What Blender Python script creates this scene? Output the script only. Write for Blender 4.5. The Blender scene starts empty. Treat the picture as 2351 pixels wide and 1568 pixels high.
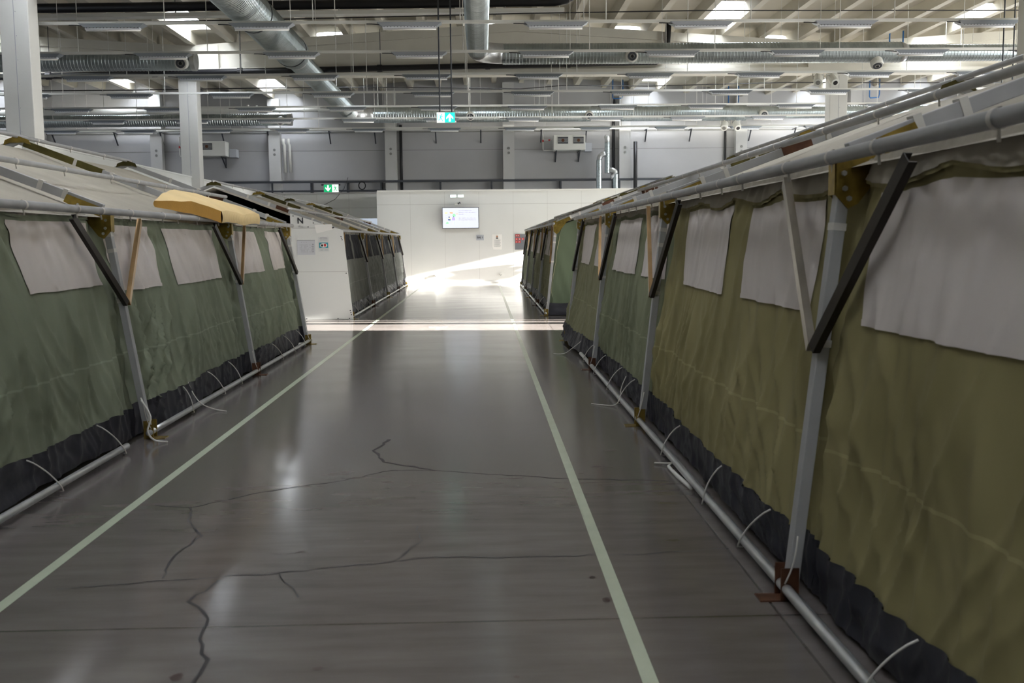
import bpy, math, random
from mathutils import Vector, Matrix, noise
random.seed(7)
S = bpy.context.scene
PI = math.pi

# ------------------------------------------------------------ camera, view, world, sun, area lights
cam_d = bpy.data.cameras.new('camera'); cam = bpy.data.objects.new('camera', cam_d)
S.collection.objects.link(cam); S.camera = cam
M = ((0.9995046613501101, 0.013084232746708193, -0.028622277911306313),
     (-0.02979863258550885, 0.10092383591004458, -0.9944477969412152),
     (-0.010122916350337694, 0.9948081132553315, 0.10126373667770562))
cam.matrix_world = Matrix.Translation((0, 0, 1.5)) @ Matrix(M).to_4x4()
cam_d.sensor_width = 36.0
cam_d.lens = 36.0 * 2286.0 / 2351.0
cam_d.clip_start = 0.05; cam_d.clip_end = 200
cam_d.dof.use_dof = True
cam_d.dof.focus_distance = 16.0
cam_d.dof.aperture_fstop = 5.6

S.view_settings.view_transform = 'Standard'
S.view_settings.look = 'None'
S.view_settings.gamma = 1.0
S.view_settings.use_curve_mapping = False
S.view_settings.exposure = 1.05

W = bpy.data.worlds.new('sky'); S.world = W; W.use_nodes = True
W.node_tree.nodes['Background'].inputs[0].default_value = (0.62, 0.76, 1.0, 1)
W.node_tree.nodes['Background'].inputs[1].default_value = 1.6

SKY_STRENGTH = 13.0       # skylight domes
SUN_DIR = Vector((-1.0, 0.11, -0.219)).normalized()
sd = bpy.data.lights.new('sun', 'SUN'); sd.energy = 80.0; sd.angle = math.radians(0.5); sd.color = (1.0, 0.97, 0.92)
so = bpy.data.objects.new('sun', sd); S.collection.objects.link(so)
so.rotation_euler = SUN_DIR.to_track_quat('-Z', 'Y').to_euler(); so.location = (18, 20, 12)

def area(name, loc, rot, sx, sy, power, col):
    d = bpy.data.lights.new(name, 'AREA'); d.shape = 'RECTANGLE'; d.size = sx; d.size_y = sy
    d.energy = power; d.color = col
    o = bpy.data.objects.new(name, d); S.collection.objects.link(o)
    o.location = loc; o.rotation_euler = rot
    return o
# daylight at the gates; added fill lights along both side walls, no windows there
area('gate_daylight', (19.3, 33.6, 2.6), (0, math.radians(90), 0), 5.0, 2.6, 260, (0.9, 0.95, 1.0))
area('gate_daylight', (19.3, 15.7, 2.6), (0, math.radians(90), 0), 5.0, 2.4, 200, (0.9, 0.95, 1.0))
area('window_daylight', (19.3, 20.0, 4.9), (0, math.radians(86), 0), 1.8, 26.0, 1100, (1.0, 0.99, 0.95))
area('window_daylight', (-26.5, 24.0, 4.6), (0, math.radians(-78), 0), 1.8, 30.0, 350, (0.80, 0.88, 1.0))

# ------------------------------------------------------------ materials
def mat(name, col, rough=0.6, metal=0.0, var=0.0, vscale=3.0, bump=0.0, bscale=60.0, emit=0.0, ecol=None, spec=0.5, stretch=None):
    m = bpy.data.materials.new(name); m.use_nodes = True
    nt = m.node_tree; b = nt.nodes['Principled BSDF']
    b.inputs['Base Color'].default_value = (*col, 1)
    b.inputs['Roughness'].default_value = rough
    b.inputs['Metallic'].default_value = metal
    b.inputs['Specular IOR Level'].default_value = spec
    if emit:
        b.inputs['Emission Color'].default_value = (*(ecol or col), 1)
        b.inputs['Emission Strength'].default_value = emit
    if var or bump:
        g = nt.nodes.new('ShaderNodeNewGeometry')
        src = g.outputs['Position']
        if stretch:
            mp = nt.nodes.new('ShaderNodeMapping'); mp.inputs['Scale'].default_value = stretch
            nt.links.new(src, mp.inputs['Vector']); src = mp.outputs['Vector']
    if var:
        n = nt.nodes.new('ShaderNodeTexNoise'); n.inputs['Scale'].default_value = vscale
        n.inputs['Detail'].default_value = 6; nt.links.new(src, n.inputs['Vector'])
        r = nt.nodes.new('ShaderNodeMapRange'); r.inputs[1].default_value = 0.25; r.inputs[2].default_value = 0.75
        r.inputs[3].default_value = 1 - var; r.inputs[4].default_value = 1 + var
        nt.links.new(n.outputs['Fac'], r.inputs[0])
        mx = nt.nodes.new('ShaderNodeVectorMath'); mx.operation = 'SCALE'
        mx.inputs[0].default_value = col
        nt.links.new(r.outputs[0], mx.inputs['Scale'])
        nt.links.new(mx.outputs[0], b.inputs['Base Color'])
    if bump:
        n2 = nt.nodes.new('ShaderNodeTexNoise'); n2.inputs['Scale'].default_value = bscale
        n2.inputs['Detail'].default_value = 3; nt.links.new(src, n2.inputs['Vector'])
        bp = nt.nodes.new('ShaderNodeBump'); bp.inputs['Strength'].default_value = bump
        bp.inputs['Distance'].default_value = 0.01
        nt.links.new(n2.outputs['Fac'], bp.inputs['Height']); nt.links.new(bp.outputs['Normal'], b.inputs['Normal'])
    return m

def canvas(name, col, var=0.12, seam=True, stain=None):
    m = mat(name, col, rough=0.85, var=var, vscale=1.7, bump=0.25, bscale=9.0, spec=0.25, stretch=(1, 1.6, 0.55))
    if seam:
        nt = m.node_tree; b = nt.nodes['Principled BSDF']
        g = nt.nodes.new('ShaderNodeNewGeometry'); sp = nt.nodes.new('ShaderNodeSeparateXYZ')
        nt.links.new(g.outputs['Position'], sp.inputs[0])
        c = nt.nodes.new('ShaderNodeMath'); c.operation = 'COMPARE'; c.inputs[1].default_value = 0.66; c.inputs[2].default_value = 0.007
        nt.links.new(sp.outputs['Z'], c.inputs[0])
        old = b.inputs['Base Color'].links[0].from_socket
        mx = nt.nodes.new('ShaderNodeMixRGB'); mx.blend_type = 'MIX'; mx.inputs['Color2'].default_value = (*[min(1, q * 1.5 + .03) for q in col], 1)
        k = nt.nodes.new('ShaderNodeMath'); k.operation = 'MULTIPLY'; k.inputs[1].default_value = 0.45
        nt.links.new(c.outputs[0], k.inputs[0]); nt.links.new(k.outputs[0], mx.inputs['Fac'])
        nt.links.new(old, mx.inputs['Color1']); nt.links.new(mx.outputs[0], b.inputs['Base Color'])
    return m

MT = {}
MT['white_wall'] = mat('white_wall', (0.60, 0.59, 0.54), 0.55, var=0.05, vscale=0.6)
MT['panel'] = mat('panel', (0.65, 0.655, 0.63), 0.5, var=0.03, vscale=0.8)
MT['concrete_white'] = mat('concrete_white', (0.60, 0.58, 0.51), 0.75, var=0.08, vscale=0.9, bump=0.1, bscale=30)
MT['back_wall'] = mat('back_wall', (0.37, 0.37, 0.375), 0.7, var=0.10, vscale=0.35)
MT['pilaster'] = mat('pilaster', (0.46, 0.46, 0.45), 0.7, var=0.08, vscale=0.8)
MT['ceiling'] = mat('ceiling', (0.52, 0.49, 0.41), 0.8, var=0.10, vscale=0.7)
MT['column'] = mat('column', (0.50, 0.495, 0.465), 0.7, var=0.05, vscale=1.5, bump=0.08, bscale=25)
MT['joint'] = mat('joint', (0.40, 0.39, 0.37), 0.7)
MT['seam'] = mat('seam', (0.20, 0.20, 0.19), 0.8)
MT['dark_steel'] = mat('dark_steel', (0.05, 0.055, 0.065), 0.5, 0.3)
MT['black'] = mat('black', (0.008, 0.008, 0.010), 0.45)
MT['galv'] = mat('galv', (0.40, 0.45, 0.46), 0.33, 0.9, var=0.15, vscale=4.0)
MT['galv_tube'] = mat('galv_tube', (0.52, 0.53, 0.53), 0.38, 0.75, var=0.18, vscale=6.0)
MT['paint_tube'] = mat('paint_tube', (0.40, 0.40, 0.40), 0.55, 0.1, var=0.10, vscale=5.0)
MT['pipe_grey'] = mat('pipe_grey', (0.36, 0.36, 0.36), 0.5, 0.25, var=0.15, vscale=7.0)
MT['zinc'] = mat('zinc', (0.34, 0.24, 0.055), 0.32, 0.75, var=0.45, vscale=14.0)
MT['brass'] = mat('brass', (0.45, 0.29, 0.14), 0.35, 0.7, var=0.2, vscale=6.0)
MT['silver'] = mat('silver', (0.42, 0.38, 0.32), 0.35, 0.8, var=0.2, vscale=6.0)
MT['rust'] = mat('rust', (0.11, 0.045, 0.022), 0.5, 0.4, var=0.3, vscale=14.0)
MT['olive_channel'] = mat('olive_channel', (0.10, 0.085, 0.022), 0.4, 0.5, var=0.5, vscale=5.0)
MT['brace_dark'] = mat('brace_dark', (0.022, 0.016, 0.012), 0.45, 0.2)
MT['strap'] = mat('strap', (0.62, 0.60, 0.55), 0.8)
MT['white_metal'] = mat('white_metal', (0.66, 0.66, 0.62), 0.5)
MT['light_body'] = mat('light_body', (0.27, 0.30, 0.33), 0.35, 0.5)
MT['light_louver'] = mat('light_louver', (0.72, 0.74, 0.78), 0.3, 0.3)
MT['light_tube'] = mat('light_tube', (0.85, 0.84, 0.80), 0.3)
MT['skirt'] = mat('skirt', (0.028, 0.028, 0.037), 0.5, var=0.25, vscale=5.0, bump=0.3, bscale=14.0)
MT['roof_canvas'] = canvas('roof_canvas', (0.40, 0.365, 0.30), 0.08, False)
MT['green_left'] = canvas('green_left', (0.225, 0.250, 0.180))
MT['olive_near'] = canvas('olive_near', (0.285, 0.250, 0.120))
MT['green_right'] = canvas('green_right', (0.220, 0.235, 0.150))
MT['olive_far'] = canvas('olive_far', (0.245, 0.240, 0.145))
MT['grey_left'] = canvas('grey_left', (0.205, 0.21, 0.19))
MT['green_end'] = canvas('green_end', (0.130, 0.165, 0.105), 0.1, False)
MT['window_white'] = canvas('window_white', (0.66, 0.60, 0.565), 0.05, False)
MT['window_dark'] = canvas('window_dark', (0.030, 0.031, 0.036), 0.1, False)
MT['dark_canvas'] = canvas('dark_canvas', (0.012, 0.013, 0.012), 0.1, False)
MT['foam_cream'] = mat('foam_cream', (0.74, 0.55, 0.28), 0.9, var=0.05, bump=0.2, bscale=40)
MT['foam_ochre'] = mat('foam_ochre', (0.42, 0.22, 0.035), 0.9, var=0.1, bump=0.3, bscale=60)
MT['tape'] = mat('tape', (0.55, 0.60, 0.46), 0.22, var=0.05, vscale=8)
MT['screen'] = mat('screen', (0.05, 0.05, 0.06), 0.3, emit=0.50, ecol=(0.86, 0.90, 1.0))
MT['screen_purple'] = mat('screen_purple', (0.4, 0.3, 0.7), 0.3, emit=0.33, ecol=(0.62, 0.48, 0.95))
MT['screen_orange'] = mat('screen_orange', (0.9, 0.4, 0.2), 0.3, emit=0.35, ecol=(0.95, 0.42, 0.22))
MT['screen_green'] = mat('screen_green', (0.3, 0.8, 0.4), 0.3, emit=0.35, ecol=(0.35, 0.85, 0.45))
MT['screen_navy'] = mat('screen_navy', (0.05, 0.08, 0.3), 0.3, emit=0.15, ecol=(0.1, 0.15, 0.5))
MT['screen_yellow'] = mat('screen_yellow', (0.9, 0.7, 0.3), 0.3, emit=0.4, ecol=(0.95, 0.75, 0.35))
MT['screen_text'] = mat('screen_text', (0.5, 0.48, 0.65), 0.3, emit=0.22, ecol=(0.66, 0.66, 0.80))
MT['screen_sky'] = mat('screen_sky', (0.5, 0.8, 0.95), 0.3, emit=0.42, ecol=(0.6, 0.85, 1.0))
MT['exit_green'] = mat('exit_green', (0.0, 0.5, 0.3), 0.3, emit=0.6, ecol=(0.02, 0.75, 0.62))
MT['exit_green_b'] = mat('exit_green_b', (0.0, 0.35, 0.12), 0.3, emit=0.3, ecol=(0.01, 0.62, 0.22))
MT['exit_white'] = mat('exit_white', (0.9, 0.9, 0.9), 0.3, emit=0.6, ecol=(0.92, 1.0, 0.98))
MT['exit_white_b'] = mat('exit_white_b', (0.9, 0.9, 0.9), 0.3, emit=0.42, ecol=(0.92, 1.0, 0.96))
MT['lamp_glow'] = mat('lamp_glow', (0.9, 0.95, 1.0), 0.3, emit=1.0, ecol=(0.75, 0.95, 1.0))
MT['sign_grey'] = mat('sign_grey', (0.42, 0.44, 0.48), 0.5)
MT['ink'] = mat('ink', (0.02, 0.02, 0.025), 0.6)
MT['ink_grey'] = mat('ink_grey', (0.28, 0.28, 0.30), 0.6)
MT['paper'] = mat('paper', (0.78, 0.77, 0.74), 0.7)
MT['paper_blueish'] = mat('paper_blueish', (0.52, 0.53, 0.56), 0.7)
MT['paper_grey'] = mat('paper_grey', (0.58, 0.59, 0.58), 0.7)
MT['red'] = mat('red', (0.48, 0.03, 0.03), 0.6)
MT['teal'] = mat('teal', (0.02, 0.26, 0.32), 0.6)
MT['skin_ink'] = mat('skin_ink', (0.42, 0.17, 0.08), 0.6)
MT['board_grey'] = mat('board_grey', (0.16, 0.17, 0.19), 0.6)
MT['blue_pipe'] = mat('blue_pipe', (0.02, 0.13, 0.36), 0.4)
MT['cable_dark'] = mat('cable_dark', (0.03, 0.03, 0.03), 0.6)
MT['crack'] = mat('crack', (0.035, 0.030, 0.030), 0.7)
MT['spot'] = mat('spot', (0.05, 0.028, 0.022), 0.6)
MT['leaf'] = mat('leaf', (0.04, 0.12, 0.03), 0.5)
MT['pot'] = mat('pot', (0.25, 0.10, 0.05), 0.7)
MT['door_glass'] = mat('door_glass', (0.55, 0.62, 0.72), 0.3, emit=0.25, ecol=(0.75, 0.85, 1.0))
MT['skylight_pane'] = mat('skylight_pane', (0.9, 0.93, 1.0), 0.5, emit=SKY_STRENGTH, ecol=(0.86, 0.91, 1.0))
g_ = bpy.data.materials.new('clear_glass'); g_.use_nodes = True
nt = g_.node_tree; nt.nodes.clear()
o_ = nt.nodes.new('ShaderNodeOutputMaterial'); t_ = nt.nodes.new('ShaderNodeBsdfTransparent'); gl_ = nt.nodes.new('ShaderNodeBsdfGlossy'); mx_ = nt.nodes.new('ShaderNodeMixShader')
gl_.inputs['Roughness'].default_value = 0.05; mx_.inputs[0].default_value = 0.06
nt.links.new(t_.outputs[0], mx_.inputs[1]); nt.links.new(gl_.outputs[0], mx_.inputs[2]); nt.links.new(mx_.outputs[0], o_.inputs[0])
MT['clear_glass'] = g_

def floor_material():
    m = bpy.data.materials.new('polished_concrete'); m.use_nodes = True
    nt = m.node_tree; b = nt.nodes['Principled BSDF']; L = nt.links.new
    g = nt.nodes.new('ShaderNodeNewGeometry'); pos = g.outputs['Position']
    def noise_(scale, detail=6, stretch=None, rough=0.55):
        s = pos
        if stretch:
            mp = nt.nodes.new('ShaderNodeMapping'); mp.inputs['Scale'].default_value = stretch; L(pos, mp.inputs['Vector']); s = mp.outputs['Vector']
        n = nt.nodes.new('ShaderNodeTexNoise'); n.inputs['Scale'].default_value = scale; n.inputs['Detail'].default_value = detail
        n.inputs['Roughness'].default_value = rough; L(s, n.inputs['Vector']); return n.outputs['Fac']
    ramp = nt.nodes.new('ShaderNodeValToRGB')
    ramp.color_ramp.elements[0].position = 0.30; ramp.color_ramp.elements[0].color = (0.108, 0.094, 0.087, 1)
    ramp.color_ramp.elements[1].position = 0.70; ramp.color_ramp.elements[1].color = (0.19, 0.169, 0.157, 1)
    a = nt.nodes.new('ShaderNodeMath'); a.operation = 'MULTIPLY_ADD'; a.inputs[1].default_value = 0.5
    n1 = noise_(0.8, 5); n2 = noise_(5.0, 6, (0.35, 1.8, 1))
    h = nt.nodes.new('ShaderNodeMath'); h.operation = 'MULTIPLY'; h.inputs[1].default_value = 0.5
    L(n2, h.inputs[0]); L(n1, a.inputs[0]); L(h.outputs[0], a.inputs[2]); L(a.outputs[0], ramp.inputs['Fac'])
    sp = nt.nodes.new('ShaderNodeSeparateXYZ'); L(pos, sp.inputs[0])
    # saw-cut joints: across every 3.75 m from y=7.56, along at x=1.17
    wob = nt.nodes.new('ShaderNodeMath'); wob.operation = 'MULTIPLY_ADD'; wob.inputs[1].default_value = 1.0; wob.inputs[2].default_value = 100 * 3.75 - 7.56 + 1.875
    L(sp.outputs['Y'], wob.inputs[0])
    md = nt.nodes.new('ShaderNodeMath'); md.operation = 'MODULO'; md.inputs[1].default_value = 3.75; L(wob.outputs[0], md.inputs[0])
    c1 = nt.nodes.new('ShaderNodeMath'); c1.operation = 'COMPARE'; c1.inputs[1].default_value = 1.875; c1.inputs[2].default_value = 0.008; L(md.outputs[0], c1.inputs[0])
    c2 = nt.nodes.new('ShaderNodeMath'); c2.operation = 'COMPARE'; c2.inputs[1].default_value = 1.17; c2.inputs[2].default_value = 0.006; L(sp.outputs['X'], c2.inputs[0])
    mxm = nt.nodes.new('ShaderNodeMath'); mxm.operation = 'MAXIMUM'; L(c1.outputs[0], mxm.inputs[0]); L(c2.outputs[0], mxm.inputs[1])
    k = nt.nodes.new('ShaderNodeMath'); k.operation = 'MULTIPLY'; k.inputs[1].default_value = 0.6; L(mxm.outputs[0], k.inputs[0])
    mix = nt.nodes.new('ShaderNodeMixRGB'); mix.inputs['Color2'].default_value = (0.03, 0.022, 0.018, 1)
    L(k.outputs[0], mix.inputs['Fac']); L(ramp.outputs['Color'], mix.inputs['Color1']); L(mix.outputs[0], b.inputs['Base Color'])
    r = nt.nodes.new('ShaderNodeMapRange'); r.inputs[1].default_value = 0.0; r.inputs[2].default_value = 1.0; r.inputs[3].default_value = 0.10; r.inputs[4].default_value = 0.22
    L(noise_(1.6, 6, (0.5, 1.2, 1)), r.inputs[0]); L(r.outputs[0], b.inputs['Roughness'])
    b.inputs['Specular IOR Level'].default_value = 0.75
    bp = nt.nodes.new('ShaderNodeBump'); bp.inputs['Strength'].default_value = 0.05; bp.inputs['Distance'].default_value = 0.01
    L(noise_(2.2, 3), bp.inputs['Height']); L(bp.outputs['Normal'], b.inputs['Normal'])
    return m
MT['floor'] = floor_material()

# ------------------------------------------------------------ helpers
WL = {}
class MB:
    """collects shapes in world coordinates; build() links them as ONE mesh object"""
    def __init__(s): s.v = []; s.f = []; s.mi = []; s.cur = 0
    def add(s, vs, fs):
        b = len(s.v); s.v += [tuple(p) for p in vs]
        for f in fs: s.f.append(tuple(b + i for i in f)); s.mi.append(s.cur)
    def box(s, x0, x1, y0, y1, z0, z1):
        s.add([(x0,y0,z0),(x1,y0,z0),(x1,y1,z0),(x0,y1,z0),(x0,y0,z1),(x1,y0,z1),(x1,y1,z1),(x0,y1,z1)],
              [(0,3,2,1),(4,5,6,7),(0,1,5,4),(1,2,6,5),(2,3,7,6),(3,0,4,7)]); return s
    def frame(s, d, up):
        d = Vector(d).normalized(); u = Vector(up); u = (u - d * u.dot(d))
        if u.length < 1e-5: u = Vector((1,0,0)) - d * d.x
        u.normalize(); return d, d.cross(u), u
    def bar(s, p0, p1, w, h, up=(0,0,1)):
        p0 = Vector(p0); p1 = Vector(p1); d, r, u = s.frame(p1 - p0, up)
        vs = [p + r * a * w/2 + u * b * h/2 for p in (p0, p1) for a, b in ((-1,-1),(1,-1),(1,1),(-1,1))]
        s.add(vs, [(3,2,1,0),(4,5,6,7),(0,1,5,4),(1,2,6,5),(2,3,7,6),(3,0,4,7)]); return s
    def channel(s, p0, p1, w, h, up, t=0.005):
        """U profile: web of width w facing -up, two flanges of height h"""
        p0 = Vector(p0); p1 = Vector(p1); d, r, u = s.frame(p1 - p0, up)
        s.bar(p0 - u * (h/2), p1 - u * (h/2), w, t, up)
        for a in (-1, 1): s.bar(p0 + r * a * (w/2 - t/2), p1 + r * a * (w/2 - t/2), t, h, up)
        return s
    def tube(s, pts, r, seg=12, caps=True):
        pts = [Vector(p) for p in pts]; n = len(pts)
        rr = r if isinstance(r, (list, tuple)) else [r] * n
        vs = []; u = None
        for i, p in enumerate(pts):
            d = (pts[min(i+1, n-1)] - pts[max(i-1, 0)]).normalized()
            if u is None:
                u = Vector((0,0,1)) if abs(d.z) < 0.9 else Vector((1,0,0))
            u = (u - d * u.dot(d)).normalized(); w = d.cross(u)
            for k in range(seg):
                a = 2*PI*k/seg; vs.append(p + (u*math.cos(a) + w*math.sin(a)) * rr[i])
        fs = []
        for i in range(n-1):
            for k in range(seg):
                k2 = (k+1) % seg; fs.append((i*seg+k, i*seg+k2, (i+1)*seg+k2, (i+1)*seg+k))
        if caps: fs.append(tuple(reversed(range(seg)))); fs.append(tuple((n-1)*seg+k for k in range(seg)))
        s.add(vs, fs); return s
    def prism(s, poly, off):
        """poly: list of 3D points (planar), extruded by vector off"""
        n = len(poly); o = Vector(off); P = [Vector(p) for p in poly]
        s.add(P + [p + o for p in P], [tuple(reversed(range(n))), tuple(range(n, 2*n))] + [(i, (i+1) % n, n+(i+1) % n, n+i) for i in range(n)]); return s
    def grid(s, fn, nu, nv):
        vs = [fn(i/nu, j/nv) for j in range(nv+1) for i in range(nu+1)]
        fs = [(j*(nu+1)+i, j*(nu+1)+i+1, (j+1)*(nu+1)+i+1, (j+1)*(nu+1)+i) for j in range(nv) for i in range(nu)]
        s.add(vs, fs); return s
    def build(s, name, mats, parent=None, smooth=False, origin=None, bevel=0.0):
        me = bpy.data.meshes.new(name)
        xs = [p[0] for p in s.v]; ys = [p[1] for p in s.v]; zs = [p[2] for p in s.v]
        if origin is None: origin = ((min(xs)+max(xs))/2, (min(ys)+max(ys))/2, min(zs))
        me.from_pydata([(p[0]-origin[0], p[1]-origin[1], p[2]-origin[2]) for p in s.v], [], s.f)
        if not isinstance(mats, (list, tuple)): mats = [mats]
        for q in mats: me.materials.append(MT[q] if isinstance(q, str) else q)
        if len(mats) > 1: me.polygons.foreach_set('material_index', s.mi)
        if smooth: me.polygons.foreach_set('use_smooth', [True] * len(me.polygons))
        me.update()
        o = bpy.data.objects.new(name, me); S.collection.objects.link(o)
        pw = WL[parent] if parent else (0, 0, 0)
        o.location = tuple(origin[i] - pw[i] for i in range(3)); WL[o] = origin
        if parent: o.parent = parent
        if bevel:
            md = o.modifiers.new('bevel', 'BEVEL'); md.width = bevel; md.segments = 2; md.limit_method = 'ANGLE'
        return o

def thing(name, label, cat, loc, group=None):
    o = bpy.data.objects.new(name, None); S.collection.objects.link(o)
    o.location = loc; WL[o] = tuple(loc); o.empty_display_size = 0.1
    return tag(o, label, cat, group)
def tag(o, label, cat, group=None):
    o['label'] = label; o['category'] = cat
    if group: o['group'] = group
    return o
def struct(o): o['kind'] = 'structure'; return o
def copy_tree(o, loc=None, parent=None):
    c = o.copy(); S.collection.objects.link(c)
    if parent: c.parent = parent
    if loc is not None: c.location = loc; WL[c] = tuple(loc)
    for ch in o.children: copy_tree(ch, None, c)
    return c
def twin(o, loc, parent):
    c = o.copy(); S.collection.objects.link(c); c.parent = parent
    pw = WL[parent]; c.location = tuple(loc[i]-pw[i] for i in range(3)); WL[c] = tuple(loc); return c
def text_mesh(body, size, loc, name, material, parent=None, bold=0.0, squeeze=1.0):
    """flat lettering standing in the XZ plane, facing -Y"""
    cu = bpy.data.curves.new(name, 'FONT'); cu.body = body; cu.size = size; cu.align_x = 'CENTER'; cu.align_y = 'CENTER'
    cu.extrude = 0.001; cu.offset = bold
    tmp = bpy.data.objects.new(name + '_curve', cu); S.collection.objects.link(tmp)
    dg = bpy.context.evaluated_depsgraph_get(); dg.update()
    me = bpy.data.meshes.new_from_object(tmp.evaluated_get(dg))
    S.collection.objects.unlink(tmp); bpy.data.objects.remove(tmp)
    me.transform(Matrix.Diagonal((squeeze, 1, 1, 1)))
    me.transform(Matrix.Rotation(PI/2, 4, 'X'))
    me.materials.clear(); me.materials.append(MT[material])
    for p in me.polygons: p.material_index = 0
    me.name = name
    o = bpy.data.objects.new(name, me); S.collection.objects.link(o)
    pw = WL[parent] if parent else (0,0,0)
    o.location = tuple(loc[i] - pw[i] for i in range(3)); WL[o] = tuple(loc)
    if parent: o.parent = parent
    return o
def fbm(x, y, z=0.0): return noise.noise(Vector((x, y, z)))
ORD = ['zeroth','first','second','third','fourth','fifth','sixth','seventh','eighth','ninth','tenth','eleventh','twelfth','thirteenth','fourteenth','fifteenth','sixteenth','seventeenth']

# ------------------------------------------------------------ building shell
Y0, Y1 = -9.0, 39.6
XL, XR = -26.8, 19.5
SPANS = [(-26.79, -8.25), (-8.25, 10.3), (10.3, 28.85)]
def rt(x):
    for a, b in SPANS:
        if a - 0.02 <= x <= b: return 7.03 + 0.60 * (1 - abs(x - (a+b)/2) / ((b-a)/2))
    return 7.03
m = MB(); m.box(XL, XR, Y0, Y1, -0.3, 0.0); struct(m.build('floor', 'floor'))

# walls
m = MB()
xs = [XL] + [-26.79 + i*0.9275 for i in range(0, 50)] + [XR]
xs = [x for x in xs if XL <= x <= XR]; xs = sorted(set([XL, XR, -8.25, 1.025, 10.3] + xs))
poly = [(x, Y1, 0) for x in (XL, XR)] + [(x, Y1, rt(min(x, 28.8)) + 0.55) for x in reversed(xs)]
m.prism(poly, (0, 0.3, 0)); struct(m.build('wall_back', 'back_wall'))
m = MB(); poly = [(x, Y0 - 0.3, 0) for x in (XL, XR)] + [(x, Y0 - 0.3, rt(min(x, 28.8)) + 0.55) for x in reversed(xs)]
m.prism(poly, (0, 0.3, 0)); struct(m.build('wall_front', 'white_wall'))
m = MB(); m.box(XL - 0.3, XL, Y0, Y1, 0, 8.7); struct(m.build('wall_left', 'white_wall'))
# right wall, two unseen gates placed to let the sun in: Y 14.3..17.0 and 32.35..34.9, height 5.14
m = MB()
for a, b in ((Y0, 14.45), (16.75, 30.8), (34.75, Y1)): m.box(XR, XR + 0.3, a, b, 0, 8.7)
for a, b in ((14.45, 16.75), (30.8, 34.75)): m.box(XR, XR + 0.3, a, b, 5.14, 8.7)
struct(m.build('wall_right', 'white_wall'))
for i, (a, b) in enumerate(((14.45, 16.75), (30.8, 34.75))):
    m = MB()
    for y in ((a, a+0.06), (b-0.06, b)): m.box(XR+0.1, XR+0.2, y[0], y[1], 0, 5.14)
    if i == 0:
        for q, e in ((15.72, 16.08), (16.34, 16.58)): m.box(XR+0.12, XR+0.18, q, e, 0, 5.08)
    m.box(XR+0.1, XR+0.2, a, b, 5.08, 5.14)
    d = struct(m.build('window_%d' % (i+1), 'white_metal'))
    m = MB(); m.box(XR+0.14, XR+0.15, a+0.06, b-0.06, 0.0, 5.08); m.build('pane', 'clear_glass', d)

# seams in the back wall panels
m = MB()
for z in (5.04, 3.9): m.box(XL, XR, Y1-0.006, Y1, z-0.008, z+0.008)
m.box(XL, XR, Y1-0.02, Y1, 5.72, 5.76)
struct(m.build('trim_1', 'seam'))
# pilasters
PX = [-21.5, -17.0, -12.5, -7.98, -3.5, 1.08, 5.62, 10.2, 14.7, 19.2]
for x in PX:
    m = MB(); m.box(x-0.22, x+0.22, Y1-0.32, Y1, 0, rt(x)-0.05)
    o = struct(m.build('pilaster', 'pilaster'))
    h = MB()
    for z in (5.06, 4.88):
        h.tube([(x, Y1-0.335, z), (x, Y1-0.31, z)], 0.05, 12)
    h.build('bolt_hole', 'seam', o)

# partition along the left, end partition with TV and the recess behind it
m = MB(); m.box(-8.36, -8.24, Y0 + 3, 38.0, 0, 3.36); m.box(-8.38, -8.22, Y0+3, 38.0, 3.36, 3.40)
o = struct(m.build('wall_partition_left', 'panel'))
m = MB(); m.box(-8.24, -3.66, 38.0, 38.1, 0, 3.30); struct(m.build('wall_recess', 'panel'))
m = MB()
m.box(-3.66, 12.0, 35.2, 35.3, 0, 3.22); m.box(-3.66, -3.56, 35.3, 38.0, 0, 3.22)
struct(m.build('wall_end', 'panel'))
m = MB(); m.box(-3.56, 12.0, 35.3, Y1, 2.95, 3.1); struct(m.build('room_roof', 'panel'))
m = MB(); m.box(-3.64, 12.0, 35.12, 35.36, 3.22, 3.27); struct(m.build('trim_2', 'white_metal'))
m = MB(); m.box(-3.66, 12.0, 35.1992, 35.2, 2.765, 2.775)
for i in range(13): m.box(-2.5 + 1.2*i - 0.003, -2.5 + 1.2*i + 0.003, 35.1994, 35.2, 0.05, 3.2)
struct(m.build('trim_3', 'joint'))
m = MB(); m.box(-8.2, -3.66, 37.992, 38.0, 2.76, 2.772); m.box(-8.2, -3.66, 37.9, 38.0, 3.30, 3.34)
for i in range(4): m.box(-7.4 + 1.2*i, -7.393 + 1.2*i, 37.994, 38.0, 0.05, 3.28)
struct(m.build('trim_4', 'joint'))
m = MB(); m.box(-3.56, 12.0, 35.17, 35.2, 0, 0.06); struct(m.build('baseboard_end', 'white_metal'))
# recess door
m = MB(); m.box(-4.85, -3.7, 37.93, 38.0, 0, 0.1); m.box(-4.85, -4.77, 37.93, 38.0, 0, 2.45); m.box(-3.78, -3.7, 37.93, 38.0, 0, 2.45); m.box(-4.85, -3.7, 37.93, 38.0, 2.37, 2.45)
d = struct(m.build('door_1', 'white_metal'))
m = MB(); m.box(-4.77, -3.78, 37.96, 37.98, 0.1, 2.37); m.build('pane', 'door_glass', d)

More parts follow.
